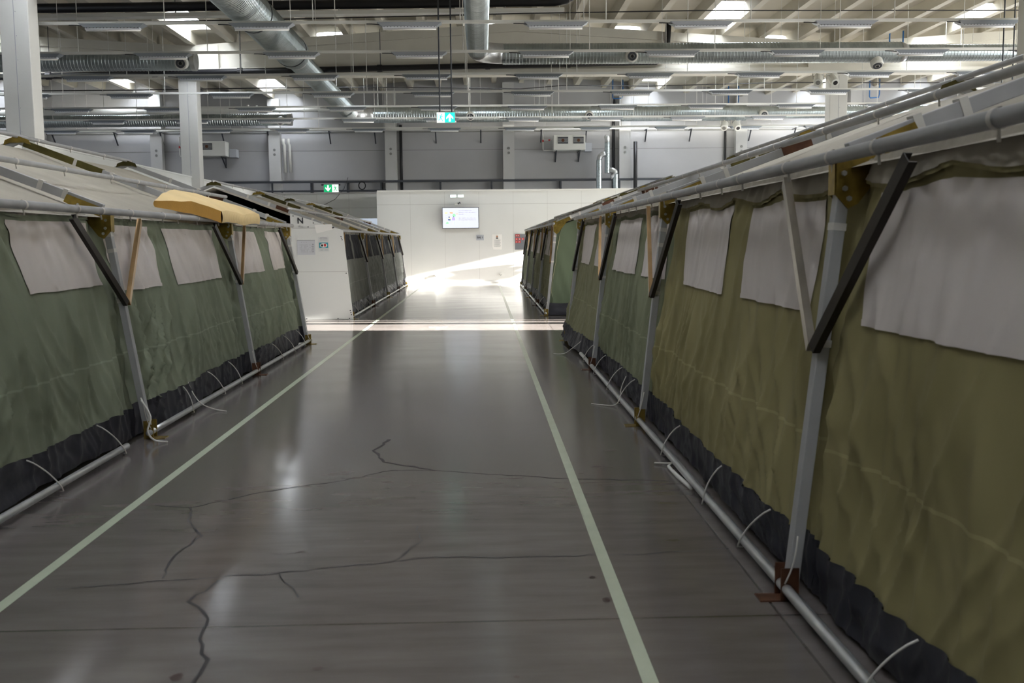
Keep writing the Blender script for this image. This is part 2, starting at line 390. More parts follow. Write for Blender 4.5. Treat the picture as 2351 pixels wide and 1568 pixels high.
# columns
COLS = [(-8.25, 7.9), (-8.25, 18.4), (-8.25, 28.9), (10.3, 7.9), (10.3, 18.4), (10.3, 28.9), (-8.25, -2.6), (10.3, -2.6)]
for x, y in COLS:
    m = MB(); m.box(x-0.255, x+0.255, y, y+0.40, 0, 6.98)
    o = struct(m.build('column', 'column', bevel=0.012))
    h = MB(); h.box(x-0.006, x+0.006, y-0.003, y, 0.0, 6.1)
    for k in range(12): h.tube([(x+0.03, y-0.008, 1.0+0.42*k), (x+0.03, y, 1.0+0.42*k)], 0.008, 6)
    h.build('formwork_line', 'ink_grey', o)

# roof girders (saddle beams)
for gy in (-2.6, 7.9, 18.4, 28.9):
    for a, b in SPANS[:2] + [(10.3, 19.5)]:
        m = MB(); full = (10.3+28.85)/2 if a == 10.3 else (a+b)/2
        xs_ = [a] + ([full] if full < b else []) + [b]
        if b == 19.5: xs_ = [a, 19.5]
        zb = 6.17
        def strip(y0, y1, f0, f1):
            pl = [(x, y0, f0(x)) for x in xs_] + [(x, y0, f1(x)) for x in reversed(xs_)]
            m.prism(pl, (0, y1-y0, 0))
        strip(gy, gy+0.40, lambda x: zb, lambda x: zb+0.17)
        strip(gy+0.12, gy+0.28, lambda x: zb+0.17, lambda x: rt(x)-0.2)
        strip(gy+0.03, gy+0.37, lambda x: rt(x)-0.24, lambda x: rt(x))
        # bevelled fillet between flange and web
        m.prism([(a, gy, zb+0.17), (a, gy+0.40, zb+0.17), (a, gy+0.28, zb+0.27), (a, gy+0.12, zb+0.27)], (b-a, 0, 0))
        # solid ends
        for e0, e1 in ((a, a+0.9), (b-0.9, b)):
            if e1 > 19.4: continue
            m.prism([(e0, gy, zb+0.17), (e1, gy, zb+0.17), (e1, gy, rt(e1)-0.05), (e0, gy, rt(e0)-0.05)], (0, 0.4, 0))
        struct(m.build('roof_girder', 'concrete_white'))

# roof slabs with ribs and skylights
RIB0, RSP = 0.53, 1.075
ribs = [RIB0 + RSP*j for j in range(-26, 18)]
ribs = [r for r in ribs if XL + 0.2 < r < XR - 0.2]
GAPS = {}
for bx in (-18.2, -12.9, -7.3, 6.7, 12.4, 16.9): # skylight columns seen in every bay
    best = min(ribs, key=lambda r: abs(r + RSP/2 - bx)); GAPS[round(best, 3)] = True
EXTRA = {28.9: (-4.6, -0.5, 4.2, 8.6), 7.9: (-3.4, 0.4, 4.2), -2.6: (-2.4, 0.4, 4.2)}  # far bay as seen; both nearer bays hold skylights added as fill light
BAYS = [(-9.0, -2.6), (-2.6, 7.9), (7.9, 18.4), (18.4, 28.9), (28.9, 39.6)]
sky_open = []     # (x0,x1,y0,y1)
for (a, b) in BAYS:
    for g in GAPS:
        if a < -3 : continue
        if a < 7 and g < -9: continue
        sky_open.append((g + 0.13, g + RSP - 0.13, b - 2.75, b - 0.55))
    for ex in EXTRA.get(a, ()):
        best = min(ribs, key=lambda r: abs(r + RSP/2 - ex)); sky_open.append((best + 0.13, best + RSP - 0.13, a + 0.9, a + 2.9))
m = MB(); mr = MB()
edges = [XL] + ribs + [XR]
for i in range(len(edges)-1):
    x0, x1 = edges[i], edges[i+1]
    ops = sorted([o for o in sky_open if x0 - 0.01 <= o[0] and o[1] <= x1 + 0.01], key=lambda o: o[2])
    def slab(xa, xb, ya, yb):
        za, zb = rt(xa) + 0.28, rt(xb) + 0.28
        brk = [q for q in (-8.25, 1.025, 10.3, -17.52) if xa < q < xb]
        pts = [xa] + brk + [xb]
        m.prism([(x, ya, rt(x)+0.28) for x in pts] + [(x, ya, rt(x)+0.42) for x in reversed(pts)], (0, yb-ya, 0))
    y = Y0
    for o in ops:
        slab(x0, x1, y, o[2]); slab(x0, o[0], o[2], o[3]); slab(o[1], x1, o[2], o[3]); y = o[3]
    slab(x0, x1, y, Y1)
struct(m.build('ceiling', 'ceiling'))
for r in ribs:
    z = rt(r)
    mr.prism([(r-0.085, Y0, z), (r+0.085, Y0, z), (r+0.14, Y0, z+0.30), (r-0.14, Y0, z+0.30)], (0, Y1-Y0, 0))
struct(mr.build('ceiling_rib', 'ceiling'))
n = 3
for (x0, x1, y0, y1) in sky_open:
    zc = max(rt(x0), rt(x1)) + 0.28; zl = min(rt(x0), rt(x1)) + 0.30
    m = MB()
    m.box(x0-0.04, x0+0.006, y0-0.04, y1+0.04, zl, zc+0.35); m.box(x1-0.006, x1+0.04, y0-0.04, y1+0.04, zl, zc+0.35)
    m.box(x0+0.006, x1-0.006, y0-0.04, y0+0.006, zl, zc+0.349); m.box(x0+0.006, x1-0.006, y1-0.006, y1+0.04, zl, zc+0.349)
    w = struct(m.build('window_%d' % n, 'white_metal')); n += 1
    p = MB(); p.box(x0-0.04, x1+0.04, y0-0.04, y1+0.04, zc+0.35, zc+0.37); p.build('pane', 'skylight_pane', w)

# ------------------------------------------------------------ floor marks
m = MB(); m.box(-2.055, -2.00, -3, 34.6, 0.0, 0.0015)
tag(m.build('floor_tape', 'tape'), 'long pale green tape line on the floor nearer the tents with the foam mattress', 'floor line')
m = MB(); m.box(0.525, 0.58, -3, 34.6, 0.0, 0.0015)
tag(m.build('floor_tape', 'tape'), 'long pale green tape line on the floor beside the olive tent', 'floor line')
m = MB(); m.box(-2.6, -1.5, 34.70, 34.76, 0.0, 0.0015)
tag(m.build('floor_tape', 'tape'), 'short pale tape line across the floor in front of the television wall', 'floor line')
m = MB(); m.box(-0.95, -0.63, 17.36, 17.41, 0, 0.0015); m.box(-0.815, -0.765, 16.95, 17.36, 0, 0.0015)
tag(m.build('tape_mark', 'strap'), 'small white tape T on the sunlit floor between the tents', 'floor mark')

def ribbon(pts, w, jit, seed):
    rnd = random.Random(seed); P = []
    for (a, b) in zip(pts[:-1], pts[1:]):
        n_ = max(2, int(math.dist(a, b) / 0.06))
        for k in range(n_):
            t = k/n_; P.append((a[0]+(b[0]-a[0])*t + rnd.uniform(-jit, jit), a[1]+(b[1]-a[1])*t + rnd.uniform(-jit, jit)))
    P.append(pts[-1]); mb = MB(); L_, R_ = [], []
    for i, p in enumerate(P):
        q0 = P[max(0, i-1)]; q1 = P[min(len(P)-1, i+1)]; d = Vector((q1[0]-q0[0], q1[1]-q0[1])).normalized()
        ww = w * rnd.uniform(0.6, 1.6); L_.append((p[0]-d.y*ww/2, p[1]+d.x*ww/2, 0.0012)); R_.append((p[0]+d.y*ww/2, p[1]-d.x*ww/2, 0.0012))
    mb.add(L_ + R_, [(i, len(P)+i, len(P)+i+1, i+1) for i in range(len(P)-1)]); return mb
CR = [([(-1.92,5.68),(-1.68,5.61),(-1.35,5.94),(-0.9,6.2),(-0.61,6.46),(-0.33,6.43),(0.51,6.14),(1.15,6.05)], 0.007),
      ([(-1.68,5.61),(-1.60,5.3),(-1.47,5.05),(-1.50,4.7),(-1.46,4.40)], 0.010),
      ([(-1.9,4.28),(-1.42,4.37),(-0.9,4.45),(-0.24,4.62),(0.3,4.6),(0.8,4.62),(1.21,4.68)], 0.008),
      ([(-1.19,4.36),(-1.25,4.1),(-1.12,3.9),(-1.1,3.7),(-1.02,3.5),(-1.0,3.2)], 0.012),
      ([(-0.72,7.5),(-0.80,7.1),(-0.70,6.72),(-0.33,6.43)], 0.018),
      ([(-0.42,4.60),(-0.33,4.9),(-0.36,5.15)], 0.006),
      ([(-0.95,4.42),(-0.85,4.25),(-0.8,4.12)], 0.006)]
for i, (p, w) in enumerate(CR): struct(ribbon(p, w, 0.012, i).build('floor_crack', 'crack'))
m = MB(); rnd = random.Random(5)
for (x, y, r) in [(-0.60,3.40,.018),(0.10,3.30,.010),(0.47,4.3,.018),(0.44,4.18,.009),(0.49,4.12,.010),(0.53,4.40,.009),(0.50,4.02,.024),(0.56,4.55,.013),(-1.08,3.36,.028),(-0.2,4.05,.006),(0.2,3.9,.007),(-0.9,4.75,.02),(-1.0,4.72,.012),(-0.6,4.9,.02),(-0.7,4.95,.01)]:
    k = 10; m.add([(x + r*rnd.uniform(.6,1.2)*math.cos(2*PI*i/k), y + r*rnd.uniform(.6,1.2)*math.sin(2*PI*i/k), 0.0013) for i in range(k)], [tuple(range(k))])
o = m.build('floor_stain', 'spot'); o['kind'] = 'stuff'; o['label'] = 'scattered dark brown drips and spots on the grey concrete floor'; o['category'] = 'stain'

# ------------------------------------------------------------ tents
def make_tent(sg, base, eave, ze, ridge, zr, posts, y0, y1, label, bays, windows, win_mat, seed,
              flares=(), pipe_gaps=(), roof_mat='roof_canvas', dy=0.028, braces='right', end_near=None, end_far=None, detail=True, group=None, vd=(0.055, 0.050), amp=1.0):
    """sg=+1: tent stands on the +X side of the aisle, -1: on the other. x below is |x| measured from the aisle centre."""
    root = thing('tent', label, 'tent', (sg*(base+2.6), (y0+y1)/2, 0), group)
    half = ridge - eave; back_e = ridge + half; back_b = back_e + (eave - base)
    sl = (zr - ze) / half
    def X(x): return sg * x
    def xf(z): return base + (eave-base) * z / ze      # frame line
    def near(y): return min(posts, key=lambda p: abs(p-y))
    rs = seed * 13.7
    def disp(y, z):
        p = near(y); u = abs(y-p); t = 1 - z/ze
        bay = [q for q in zip(posts[:-1], posts[1:]) if q[0] <= y <= q[1]]
        bu = (y-bay[0][0])/(bay[0][1]-bay[0][0]) if bay else 0.5
        d = 0.055 * math.sin(PI*bu) * math.sin(PI*min(1, max(0, t*1.02)))      # belly
        d += 0.05 * fbm(y*0.9+rs, z*1.1, rs) * min(1, 3*t)
        # folds fanning down from the window corners towards the feet of the posts
        s = (y - p)
        lean = s / (0.45 + 0.75*z) if s >= 0 else s / (0.6 + 0.55*z)
        f1 = 1 - abs(fbm(lean*5.5 + rs, z*0.35, rs+3)) * 2
        f2 = 1 - abs(fbm((y + 0.18*z)*4.2 + rs, z*0.45, rs+9)) * 2
        f3 = fbm((y - 0.10*z)*17 + rs, z*0.8, rs+5)
        low = min(1, max(0, (1.35-z)/0.5))
        d += (0.085*f1*f1*f1*math.exp(-u/1.0) + 0.045*f2*f2*f2 - 0.03) * (0.40 + 0.60*low)
        d += 0.005*f3
        # drag lines hanging from the ties at the eave
        tie = math.cos((y*2.2 + rs) * PI)
        d += 0.018*tie*math.exp(-(ze-z)/0.22)
        dt = ((y*2.2 + rs) % 2.0) - 1.0          # distance from the tie between two scallops
        hz = ze - z + 0.10
        an = dt / 2.2 / hz
        d += 0.013*math.exp(-(hz-0.1)/0.45)*math.sin(an*7.0 + 2.5*fbm(y*1.3, rs))*min(1, (hz-0.05)*4)
        # long diagonal creases pulled towards the feet and the brace joints
        cr = abs(fbm((s + 0.55*(1.1-z))*3.4 + rs, z*0.25, rs+20)); cr2 = abs(fbm((s - 0.45*(1.1-z))*3.4 + rs, z*0.25, rs+31))
        d += 0.042*(0.25+0.75*low)*(math.exp(-cr*6) + math.exp(-cr2*6) - 0.25)*math.exp(-abs(u-0.45)/0.8)
        # crushed cloth gathered behind each post
        g = math.exp(-(u/0.13)**2)
        d += g*(-0.075 + 0.030*fbm(y*9+rs, z*11, rs+1)) + 0.02*math.exp(-((u-0.22)/0.09)**2)*fbm(y*3, z*7, rs)
        d *= amp * (1.0 if z > 0.5 else 0.22 + 0.78*max(0, z)/0.5)
        for (fa, fb, am) in flares:
            if fa < y < fb:
                q = math.sin(PI*(y-fa)/(fb-fa)); lo = max(0, 1 - z/0.85)
                d += am*q*lo*lo
        return d
    OFF = 0.075
    def wall_pt(y, z, extra=0.0):
        x = xf(z) + OFF - disp(y, z) - extra
        return (X(x), y, z)
    def hem(y):   # lower edge of the green canvas
        return 0.245 + 0.030*fbm(y*1.6+rs, 1.7) + 0.02*fbm(y*6+rs, 4.0) - 0.05*math.exp(-(abs(y-near(y))/0.2)**2)*0
    def foot(y):
        v = 0.020 + 0.02*abs(fbm(y*3+rs, 8.0))
        for (fa, fb, am) in flares:
            if fa < y < fb: v += 0.02*math.sin(PI*(y-fa)/(fb-fa))
        return v
    def scallop(y):
        return ze - vd[0] - vd[1]*(1.0 if y < 6.5 else 0.45)*abs(math.sin((y*2.2 + rs)*PI/2.0)) - 0.012*fbm(y*4, rs)
    # canvas, one panel per bay
    for (a, b, mname) in bays:
        a, b = a - 0.032, b + 0.032
        nu = max(8, int((b-a)/dy)); nv = 64
        m = MB(); m.grid(lambda u, v: wall_pt(a+(b-a)*u, scallop(a+(b-a)*u)+0.02 + (hem(a+(b-a)*u) - scallop(a+(b-a)*u)-0.02)*v), nu, nv)
        m.build('wall_canvas', mname, root, smooth=True)
        # valance of roof cloth hanging in scallops below the eave pipe
        m = MB(); m.grid(lambda u, v: (lambda y: wall_pt(y, ze+0.015 + (scallop(y) - ze - 0.015)*v, 0.010 + 0.012*v))(a+(b-a)*u), nu, 5)
        m.build('valance', roof_mat, root, smooth=True)
        m = MB(); m.grid(lambda u, v: (lambda y: wall_pt(y, scallop(y)+0.006 - 0.022*v, 0.016))(a+(b-a)*u), nu, 2)
        m.build('valance_hem', mname, root, smooth=True)
        # dark ground skirt
        def sk(u, v):
            y = a+(b-a)*u; zt = hem(y)+0.012; z = zt + (foot(y)-zt)*v
            e = 0.008 + 0.022*v*fbm(y*5+rs, v*2.5, 2.0) + 0.018*abs(fbm(y*2.3+rs, v*1.5, 5.0))*math.sin(PI*v) - 0.030*v
            return wall_pt(y, z, e)
        m = MB(); m.grid(sk, nu, 12); m.build('ground_skirt', 'skirt', root, smooth=True)
    # window panels of pale netting
    for (a, b, zb_, zt_) in windows:
        wa = rs + a*3
        def wp(u, v, e=0.0065):
            z = zb_ + (zt_-zb_)*v
            y = a + (b-a)*u + 0.012*fbm(z*3+wa, u*2.0)*(1 if u > .5 else -1)
            zz = z + 0.008*fbm(y*2.5, wa)*(1-v) - 0.5*v*vd[1]*(1.0 if y < 6.5 else 0.45)*abs(math.sin((y*2.2+rs)*PI/2))
            return wall_pt(y, zz, e)
        m = MB(); m.grid(wp, max(8, int((b-a)/dy)), 22); o = m.build('window_panel', win_mat, root, smooth=True)
        if detail:
            m = MB(); nn = max(8, int((b-a)/dy))
            m.grid(lambda u, v: wp(u, 0.05*v - 0.002, 0.009), nn, 1)
            m.build('hem', win_mat, o, smooth=True)
    # roof canvas below the rafters
    def roof_pt(x, y, lift=0.0, side=1):
        q = (x-eave)/half
        z = ze + sl*(x-eave) - 0.03
        p = near(y); u = abs(y-p)
        z += -0.035*math.sin(PI*q)*min(1, u/0.6) + 0.018*fbm(x*3+rs, y*1.6)*math.sin(PI*q) + 0.010*(1-abs(fbm(x*1.2, y*5+rs))*2)*math.sin(PI*q)
        return z + lift
    yy = [(y0, y1)]
    for side in (0, 1):
        m = MB()
        def rp(u, v):
            y = y0 + (y1-y0)*u; x = eave + 0.02 + (half-0.02)*v
            z = roof_pt(x, y)
            if side: x = 2*ridge - x
            return (X(x), y, z)
        m.grid(rp, int((y1-y0)/0.08), 26); m.build('roof_canvas', roof_mat, root, smooth=True)
    # far side wall, plain
    m = MB(); m.grid(lambda u, v: (X(back_b - 0.08 - (back_b-back_e)*v + 0.04*fbm((y0+(y1-y0)*u)*3, v*2, rs)), y0+(y1-y0)*u, 0.02 + (ze-0.04)*v), int((y1-y0)/0.15), 16)
    m.build('wall_canvas', bays[0][2], root, smooth=True)
    # posts with braces, gussets and foot plates
    pe = 0.055
    for i, p in enumerate(posts):
        for side in (0, 1):
            def XX(x): return X(x if side == 0 else 2*ridge - x)
            up = (sg if side == 0 else -sg, 0, 0.2)
            m = MB(); m.bar((XX(base+0.01), p, 0.06), (XX(eave+0.005), p, ze-0.03), 0.060, 0.050, (1, 0, 0))
            post = m.build('post', 'paint_tube', root, bevel=0.004)
            if side == 1: continue
            # gusset plates joining post and rafter
            for k, yo in enumerate((-0.036, 0.031)):
                pl = [(-.045,.03),(-.042,-.13),(.01,-.185),(.05,-.165),(.13,-.06),(.22,.055),(.30,.10),(.27,.155),(.10,.085),(0.0,.045)]
                m = MB(); m.prism([(X(eave + a_), p + yo, ze + b_) for a_, b_ in pl], (0, 0.005, 0)); 
                if k == 0: m.box(min(X(eave-.046), X(eave-.040)), max(X(eave-.046), X(eave-.040)), p-0.036, p+0.036, ze-0.13, ze+0.03)
                gp = m.build('gusset_plate', 'zinc', post)
                if k == 0 and p < 16:
                    fb = None
                    for (a_, b_) in ((-.01,-.045),(-.005,-.105),(.012,-.145),(.10,0.0),(.19,.075)):
                        if fb is None:
                            m = MB(); m.tube([(X(eave+a_), p-0.036, ze+b_), (X(eave+a_), p-0.048, ze+b_)], 0.011, 6)
                            fb = m.build('bolt', 'galv_tube', post, origin=(X(eave+a_), p-0.036, ze+b_))
                        else: twin(fb, (X(eave+a_), p-0.036, ze+b_), post)
            # white reflective bands
            for zz in ((1.57, 1.45, 1.07) if i % 2 == 0 else (1.54, 1.07)):
                m = MB(); q = Vector((X(xf(zz)+0.008), p, zz)); d_ = Vector((X(eave-base), 0, ze)).normalized()
                m.bar(q - d_*0.015, q + d_*0.015, 0.064, 0.054, (1, 0, 0))
                m.build('white_band', 'strap', post)
            # knee braces
            zn = 1.05
            for s_ in (-1, 1):
                yb = p + s_*0.68
                if yb < y0 - 0.1 or yb > y1 + 0.1: continue
                a_ = Vector((X(xf(zn)-0.028), p + s_*0.02, zn)); b_ = Vector((X(eave-0.02), yb, ze-0.035))
                m = MB(); m.channel(a_, b_, 0.052, 0.030, (sg, 0, 0.1))
                nm = 'brace_dark' if s_ < 0 else (braces[i % len(braces)] if isinstance(braces, (list, tuple)) else 'brass')
                m.build('knee_brace', nm, post)
            # foot plate bracket
            m = MB(); xa, xb = X(base-0.045), X(base+0.03)
            m.box(min(xa, xb), max(xa, xb), p-0.045, p-0.038, 0.0, 0.14); m.box(min(xa, xb), max(xa, xb), p+0.038, p+0.045, 0.0, 0.14)
            xa, xb = X(base-0.13), X(base+0.03); m.box(min(xa, xb), max(xa, xb), p-0.045, p+0.045, 0.0, 0.006)
            m.build('foot_plate', 'rust' if i % 2 else 'zinc', post)
            # tie cord round the foot
            if detail:
                m = MB(); c = []
                for k in range(9):
                    t = k/8; c.append((X(base - 0.032 + 0.05*t), p - 0.055 - 0.03*math.sin(PI*t), 0.08 + 0.20*t))
                m.tube(c, 0.004, 6); m.build('tie_cord', 'strap', post, smooth=True)
        # rafters (both slopes) with dark channel splices
        for side in (0, 1):
            def XX(x): return X(x if side == 0 else 2*ridge - x)
            m = MB(); m.bar((XX(eave+0.02), p, ze+0.045), (XX(ridge), p, zr+0.045), 0.050, 0.065)
            r_ = m.build('rafter', 'paint_tube', root, bevel=0.004)
            if side == 0:
                f = lambda q: (XX(eave + half*q), p, ze + 0.045 + (zr-ze)*q)
                m = MB(); m.bar(f(0.60), f(0.97), 0.058, 0.072) if i % 2 == 1 else m.bar(f(0.40), f(0.50), 0.058, 0.072)
                m.build('channel_splice', 'olive_channel' if i % 2 else 'rust', r_)
                for q in (0.12, 0.2, 0.55, 0.72):
                    m = MB(); a_ = Vector(f(q)); b_ = Vector(f(q+0.015)); m.bar(a_, b_, 0.060, 0.075)
                    m.build('white_band', 'strap', r_)
        # ridge plate
        m = MB(); pl = [(-.15, -.06), (-.13, -.005), (0, .045), (.13, -.005), (.15, -.06), (.08, -.035), (-.08, -.035)]
        m.prism([(X(ridge) + a_, p-0.036, zr + 0.06 + b_) for a_, b_ in pl], (0, 0.006, 0)); m.build('ridge_plate', 'zinc' if i % 2 else 'olive_channel', root)
    # pipes
    def pipe(nm, x, z, r, mt, bands=0.85, gaps=(), ya=y0, yb=y1):
        segs = [(ya, yb)]
        for (ga, gb) in gaps:
            segs = [s2 for s in segs for s2 in ((s[0], min(s[1], ga)), (max(s[0], gb), s[1])) if s2[1] - s2[0] > 0.05]
        for (a, b) in segs:
            m = MB(); n_ = max(2, int((b-a)/0.5)); m.tube([(X(x), a+(b-a)*k/n_, z) for k in range(n_+1)], r, 16)
            o = m.build(nm, mt, root, smooth=True)
            if bands:
                y = a + 0.3; k = 0; first = None
                while y < b - 0.1:
                    yy_ = y + 0.12*math.sin(k*2.1+rs)
                    if first is None:
                        mb = MB(); mb.tube([(X(x), yy_, z), (X(x), yy_+0.013, z), (X(x), yy_+0.026, z)], r*1.12, 14, False)
                        mb.tube([(X(x), yy_+0.012, z-r*0.9), (X(x)+0.005, yy_+0.015, z-r*1.05-0.035)], 0.006, 6)
                        first = mb.build('strap', 'strap', o, smooth=True, origin=(X(x), yy_, z))
                    else: twin(first, (X(x), yy_, z), o)
                    y += bands; k += 1
    pipe('eave_pipe', eave-0.045, ze+0.02, 0.0275, 'pipe_grey', 0.62)
    pipe('purlin_pipe', eave+half*0.40, ze + (zr-ze)*0.40 + 0.10, 0.024, 'pipe_grey', 0.95)
    pipe('ridge_pipe', ridge, zr+0.10, 0.022, 'pipe_grey', 1.1)
    pipe('base_pipe', base-0.02, 0.052, 0.0225, 'galv_tube', 0, pipe_gaps)
    for x in (back_e,): pipe('eave_pipe', x, ze+0.02, 0.026, 'pipe_grey', 0)
    # straps from skirt to base pipe
    if detail:
        rnd = random.Random(seed)
        y = y0 + 0.9
        while y < y1 - 0.3:
            if abs(y-near(y)) > 0.25 and not any(a < y < b for a, b in pipe_gaps):
                zt = hem(y) + 0.0; x0_ = abs(wall_pt(y, zt, 0.012)[0]); lean = rnd.uniform(-0.02, 0.14)
                c = []
                for k in range(11):
                    t = k/10
                    c.append((X(x0_ + (base-0.046-x0_)*t**0.7 - 0.012*math.sin(PI*t)), y + lean*t, zt + (0.045-zt)*t + 0.0))
                c += [(X(base-0.05), y+lean+0.01, 0.02), (X(base-0.02), y+lean+0.03, 0.012)]
                m = MB(); m.tube(c, 0.0045, 6); m.build('tie_cord', 'strap', root, smooth=True)
            y += rnd.uniform(0.75, 1.25)
    # end walls
    def end_wall(y, spec, sgn_y):
        kind, mt = spec
        prof = lambda x: (ze*(x-base)/(eave-base) if x < eave else (ze + sl*(x-eave) if x < ridge else (zr - sl*(x-ridge) if x < back_e else ze*(back_b-x)/(back_b-back_e))))
        m = MB()
        def ep(u, v):
            x = base + 0.06 + (back_b-base-0.12)*u; h = max(0.05, prof(x)-0.05)
            wv = 0.035*fbm(x*3.5+rs, v*1.2, 4.0) + 0.02*(1-abs(fbm((x+0.5*v)*5+rs, v*0.7))*2)
            return (X(x), y + wv, (0.24 if kind == 'canvas' else 0.02) + (h-0.24)*v if h > 0.3 else h*v)
        m.grid(ep, 90, 30); m.build('end_canvas', mt, root, smooth=True)
        if kind == 'canvas':
            m = MB()
            def es(u, v):
                x = base + 0.04 + (back_b-base-0.10)*u
                return (X(x), y - 0.012 + 0.03*fbm(x*5+rs, v*2.0), 0.015 + (0.25 - 0.02*math.sin(x*5))*v)
            m.grid(es, 90, 8); m.build('ground_skirt', 'skirt', root, smooth=True)
    if end_near: end_wall(y0+0.05, end_near, 1)
    if end_far: end_wall(y1-0.05, end_far, -1)
    return root, wall_pt, hem

PR = [0.25, 4.0, 7.9, 11.4, 14.8]
tentRA, _w, _h = make_tent(1, 1.26, 1.45, 1.796, 3.75, 2.62, PR, 0.0, 15.1,
    'olive canvas tent with pale netting windows, standing along the whole near side of the aisle', 
    [(0.0, 3.97, 'olive_near'), (4.03, 7.87, 'olive_near'), (7.93, 11.37, 'green_right'), (11.43, 15.2, 'olive_far')],
    [(0.7, 2.1, 1.17, 1.685), (2.50, 3.68, 1.17, 1.685), (4.33, 5.52, 1.17, 1.685), (5.88, 7.20, 1.17, 1.70), (8.05, 8.95, 1.17, 1.70), (9.30, 10.85, 1.17, 1.70), (11.75, 12.65, 1.17, 1.70), (13.0, 14.5, 1.17, 1.70)],
    'window_white', 3, flares=((11.9, 16.6, 0.20), (4.3, 6.0, 0.03)), pipe_gaps=((12.6, 15.2),), braces=['silver', 'silver', 'brass', 'brass', 'brass'],
    end_near=('canvas', 'olive_near'), end_far=('canvas', 'green_end'), dy=0.018, amp=0.72)
PRB = [19.7, 22.9, 26.2, 29.4, 32.6]
tentRB, _w, _h = make_tent(1, 1.26, 1.45, 1.796, 3.75, 2.62, PRB, 19.65, 32.65,
    'grey-green tent with a bright green end wall, beyond the olive tent',
    [(19.72, 22.87, 'olive_far'), (22.93, 26.17, 'olive_far'), (26.23, 29.37, 'green_right'), (29.43, 32.6, 'green_right')],
    [(20.6, 21.2, 1.17, 1.7), (21.5, 22.7, 1.17, 1.70), (23.2, 24.4, 1.17, 1.70), (24.8, 26.0, 1.17, 1.70), (26.6, 27.6, 1.17, 1.70), (28.1, 29.2, 1.17, 1.70), (29.8, 30.8, 1.17, 1.70), (31.3, 32.4, 1.17, 1.70)],
    'window_white', 8, braces=['brass', 'brass', 'brass', 'brass', 'brass'], flares=((30.0, 33.0, 0.06),), end_near=('canvas', 'green_end'), end_far=('canvas', 'green_left'), dy=0.04, amp=0.6)
PL = [0.75, 4.2, 7.7, 11.35, 14.75]
tentLA, _w, _h = make_tent(-1, 2.60, 2.85, 1.725, 5.12, 2.60, PL, 0.4, 14.9,
    'sage green canvas tent with white netting windows, carrying the yellow foam mattress on its eave',
    [(0.4, 4.17, 'green_left'), (4.23, 7.67, 'green_left'), (7.73, 11.32, 'green_left'), (11.38, 14.85, 'green_left')],
    [(1.2, 2.4, 1.16, 1.64), (2.9, 4.0, 1.16, 1.64), (4.5, 5.74, 1.22, 1.66), (6.20, 7.45, 1.20, 1.66), (7.80, 8.76, 1.14, 1.65), (9.16, 10.85, 1.13, 1.64), (11.55, 12.9, 1.14, 1.64), (13.35, 14.6, 1.14, 1.65)],
    'window_white', 5, flares=((7.9, 9.6, 0.10), (5.2, 7.5, 0.03)), pipe_gaps=((7.15, 7.62),), braces=['brass', 'brass', 'brass', 'brass', 'brass'],
    end_near=('canvas', 'green_left'), end_far=('canvas', 'green_left'), dy=0.019, vd=(0.022, 0.018))
PLB = [19.45, 23.3, 27.0, 30.3, 33.7]
tentLB, _w, _h = make_tent(-1, 2.56, 2.78, 1.70, 5.12, 2.58, PLB, 19.35, 33.8,
    'grey tent with charcoal windows standing behind the white board with the letter N',
    [(19.45, 23.27, 'grey_left'), (23.33, 26.97, 'grey_left'), (27.03, 30.27, 'grey_left'), (30.33, 33.75, 'grey_left')],
    [(19.9, 21.4, 1.14, 1.66), (21.7, 23.1, 1.14, 1.66), (23.7, 25.1, 1.14, 1.66), (25.5, 26.8, 1.14, 1.66), (27.4, 28.6, 1.14, 1.66), (28.9, 30.1, 1.14, 1.66), (30.7, 31.9, 1.14, 1.66), (32.2, 33.5, 1.14, 1.66)],
    'window_dark', 11, braces=['brass'], flares=(), end_near=('plain', 'dark_canvas'), end_far=('canvas', 'grey_left'), dy=0.04, vd=(0.025, 0.02), amp=0.75)

# white board closing the front of the grey tent
bx = thing('notice_wall', 'white painted board wall with the letter N and notices, between two tents', 'board', (-3.1, 19.28, 0))
prof = [(-2.50, 0.0), (-2.505, 0.02), (-2.66, 1.72), (-3.66, 2.05), (-3.62, 0.0)]
m = MB(); m.prism([(a, 19.26, b) for a, b in prof], (0, 0.018, 0)); m.build('board', 'panel', bx)
m = MB(); m.box(-3.62, -2.74, 19.257, 19.26, 1.765, 1.775); m.box(-3.62, -2.58, 19.257, 19.26, 0.93, 0.938); m.box(-3.6, -2.6, 19.25, 19.26, 0.0, 0.02); m.build('board_joint', 'joint', bx)
m = MB()
for (a, b) in ((-3.60, 2.00), (-3.22, 1.865), (-3.32, 1.79), (-2.90, 1.77), (-2.70, 1.60), (-2.69, 1.57), (-2.68, 1.54), (-2.62, 0.9), (-2.56, 0.18), (-2.55, 0.14), (-2.54, 0.10), (-2.80, 0.03), (-2.58, 0.03), (-3.4, 0.03)):
    m.tube([(a, 19.252, b), (a, 19.26, b)], 0.011, 8)
m.build('screw', 'ink', bx)
text_mesh('N', 0.155, (-3.465, 19.254, 1.905), 'letter', 'ink', bx, bold=0.004)
tx = text_mesh('JESENICE', 0.024, (-3.46, 19.254, 1.795), 'small_lettering', 'ink_grey', bx)
def poster(name, label, x0, x1, z0, z1, y, mt, cat='poster', tilt=None, group=None):
    t = thing(name, label, cat, ((x0+x1)/2, y, z0), group)
    m = MB()
    if tilt: m.prism([(a, y, b) for a, b in tilt], (0, 0.003, 0))
    else: m.box(x0, x1, y-0.003, y, z0, z1)
    m.build('sheet', mt, t); return t
t = poster('paper_sheet', 'crooked white paper sheet tacked high on the board with the letter N', -3.20, -2.88, 1.66, 1.83, 19.250, 'paper', 'paper', [(-3.20, 1.83), (-2.87, 1.84), (-2.85, 1.74), (-3.16, 1.665)])
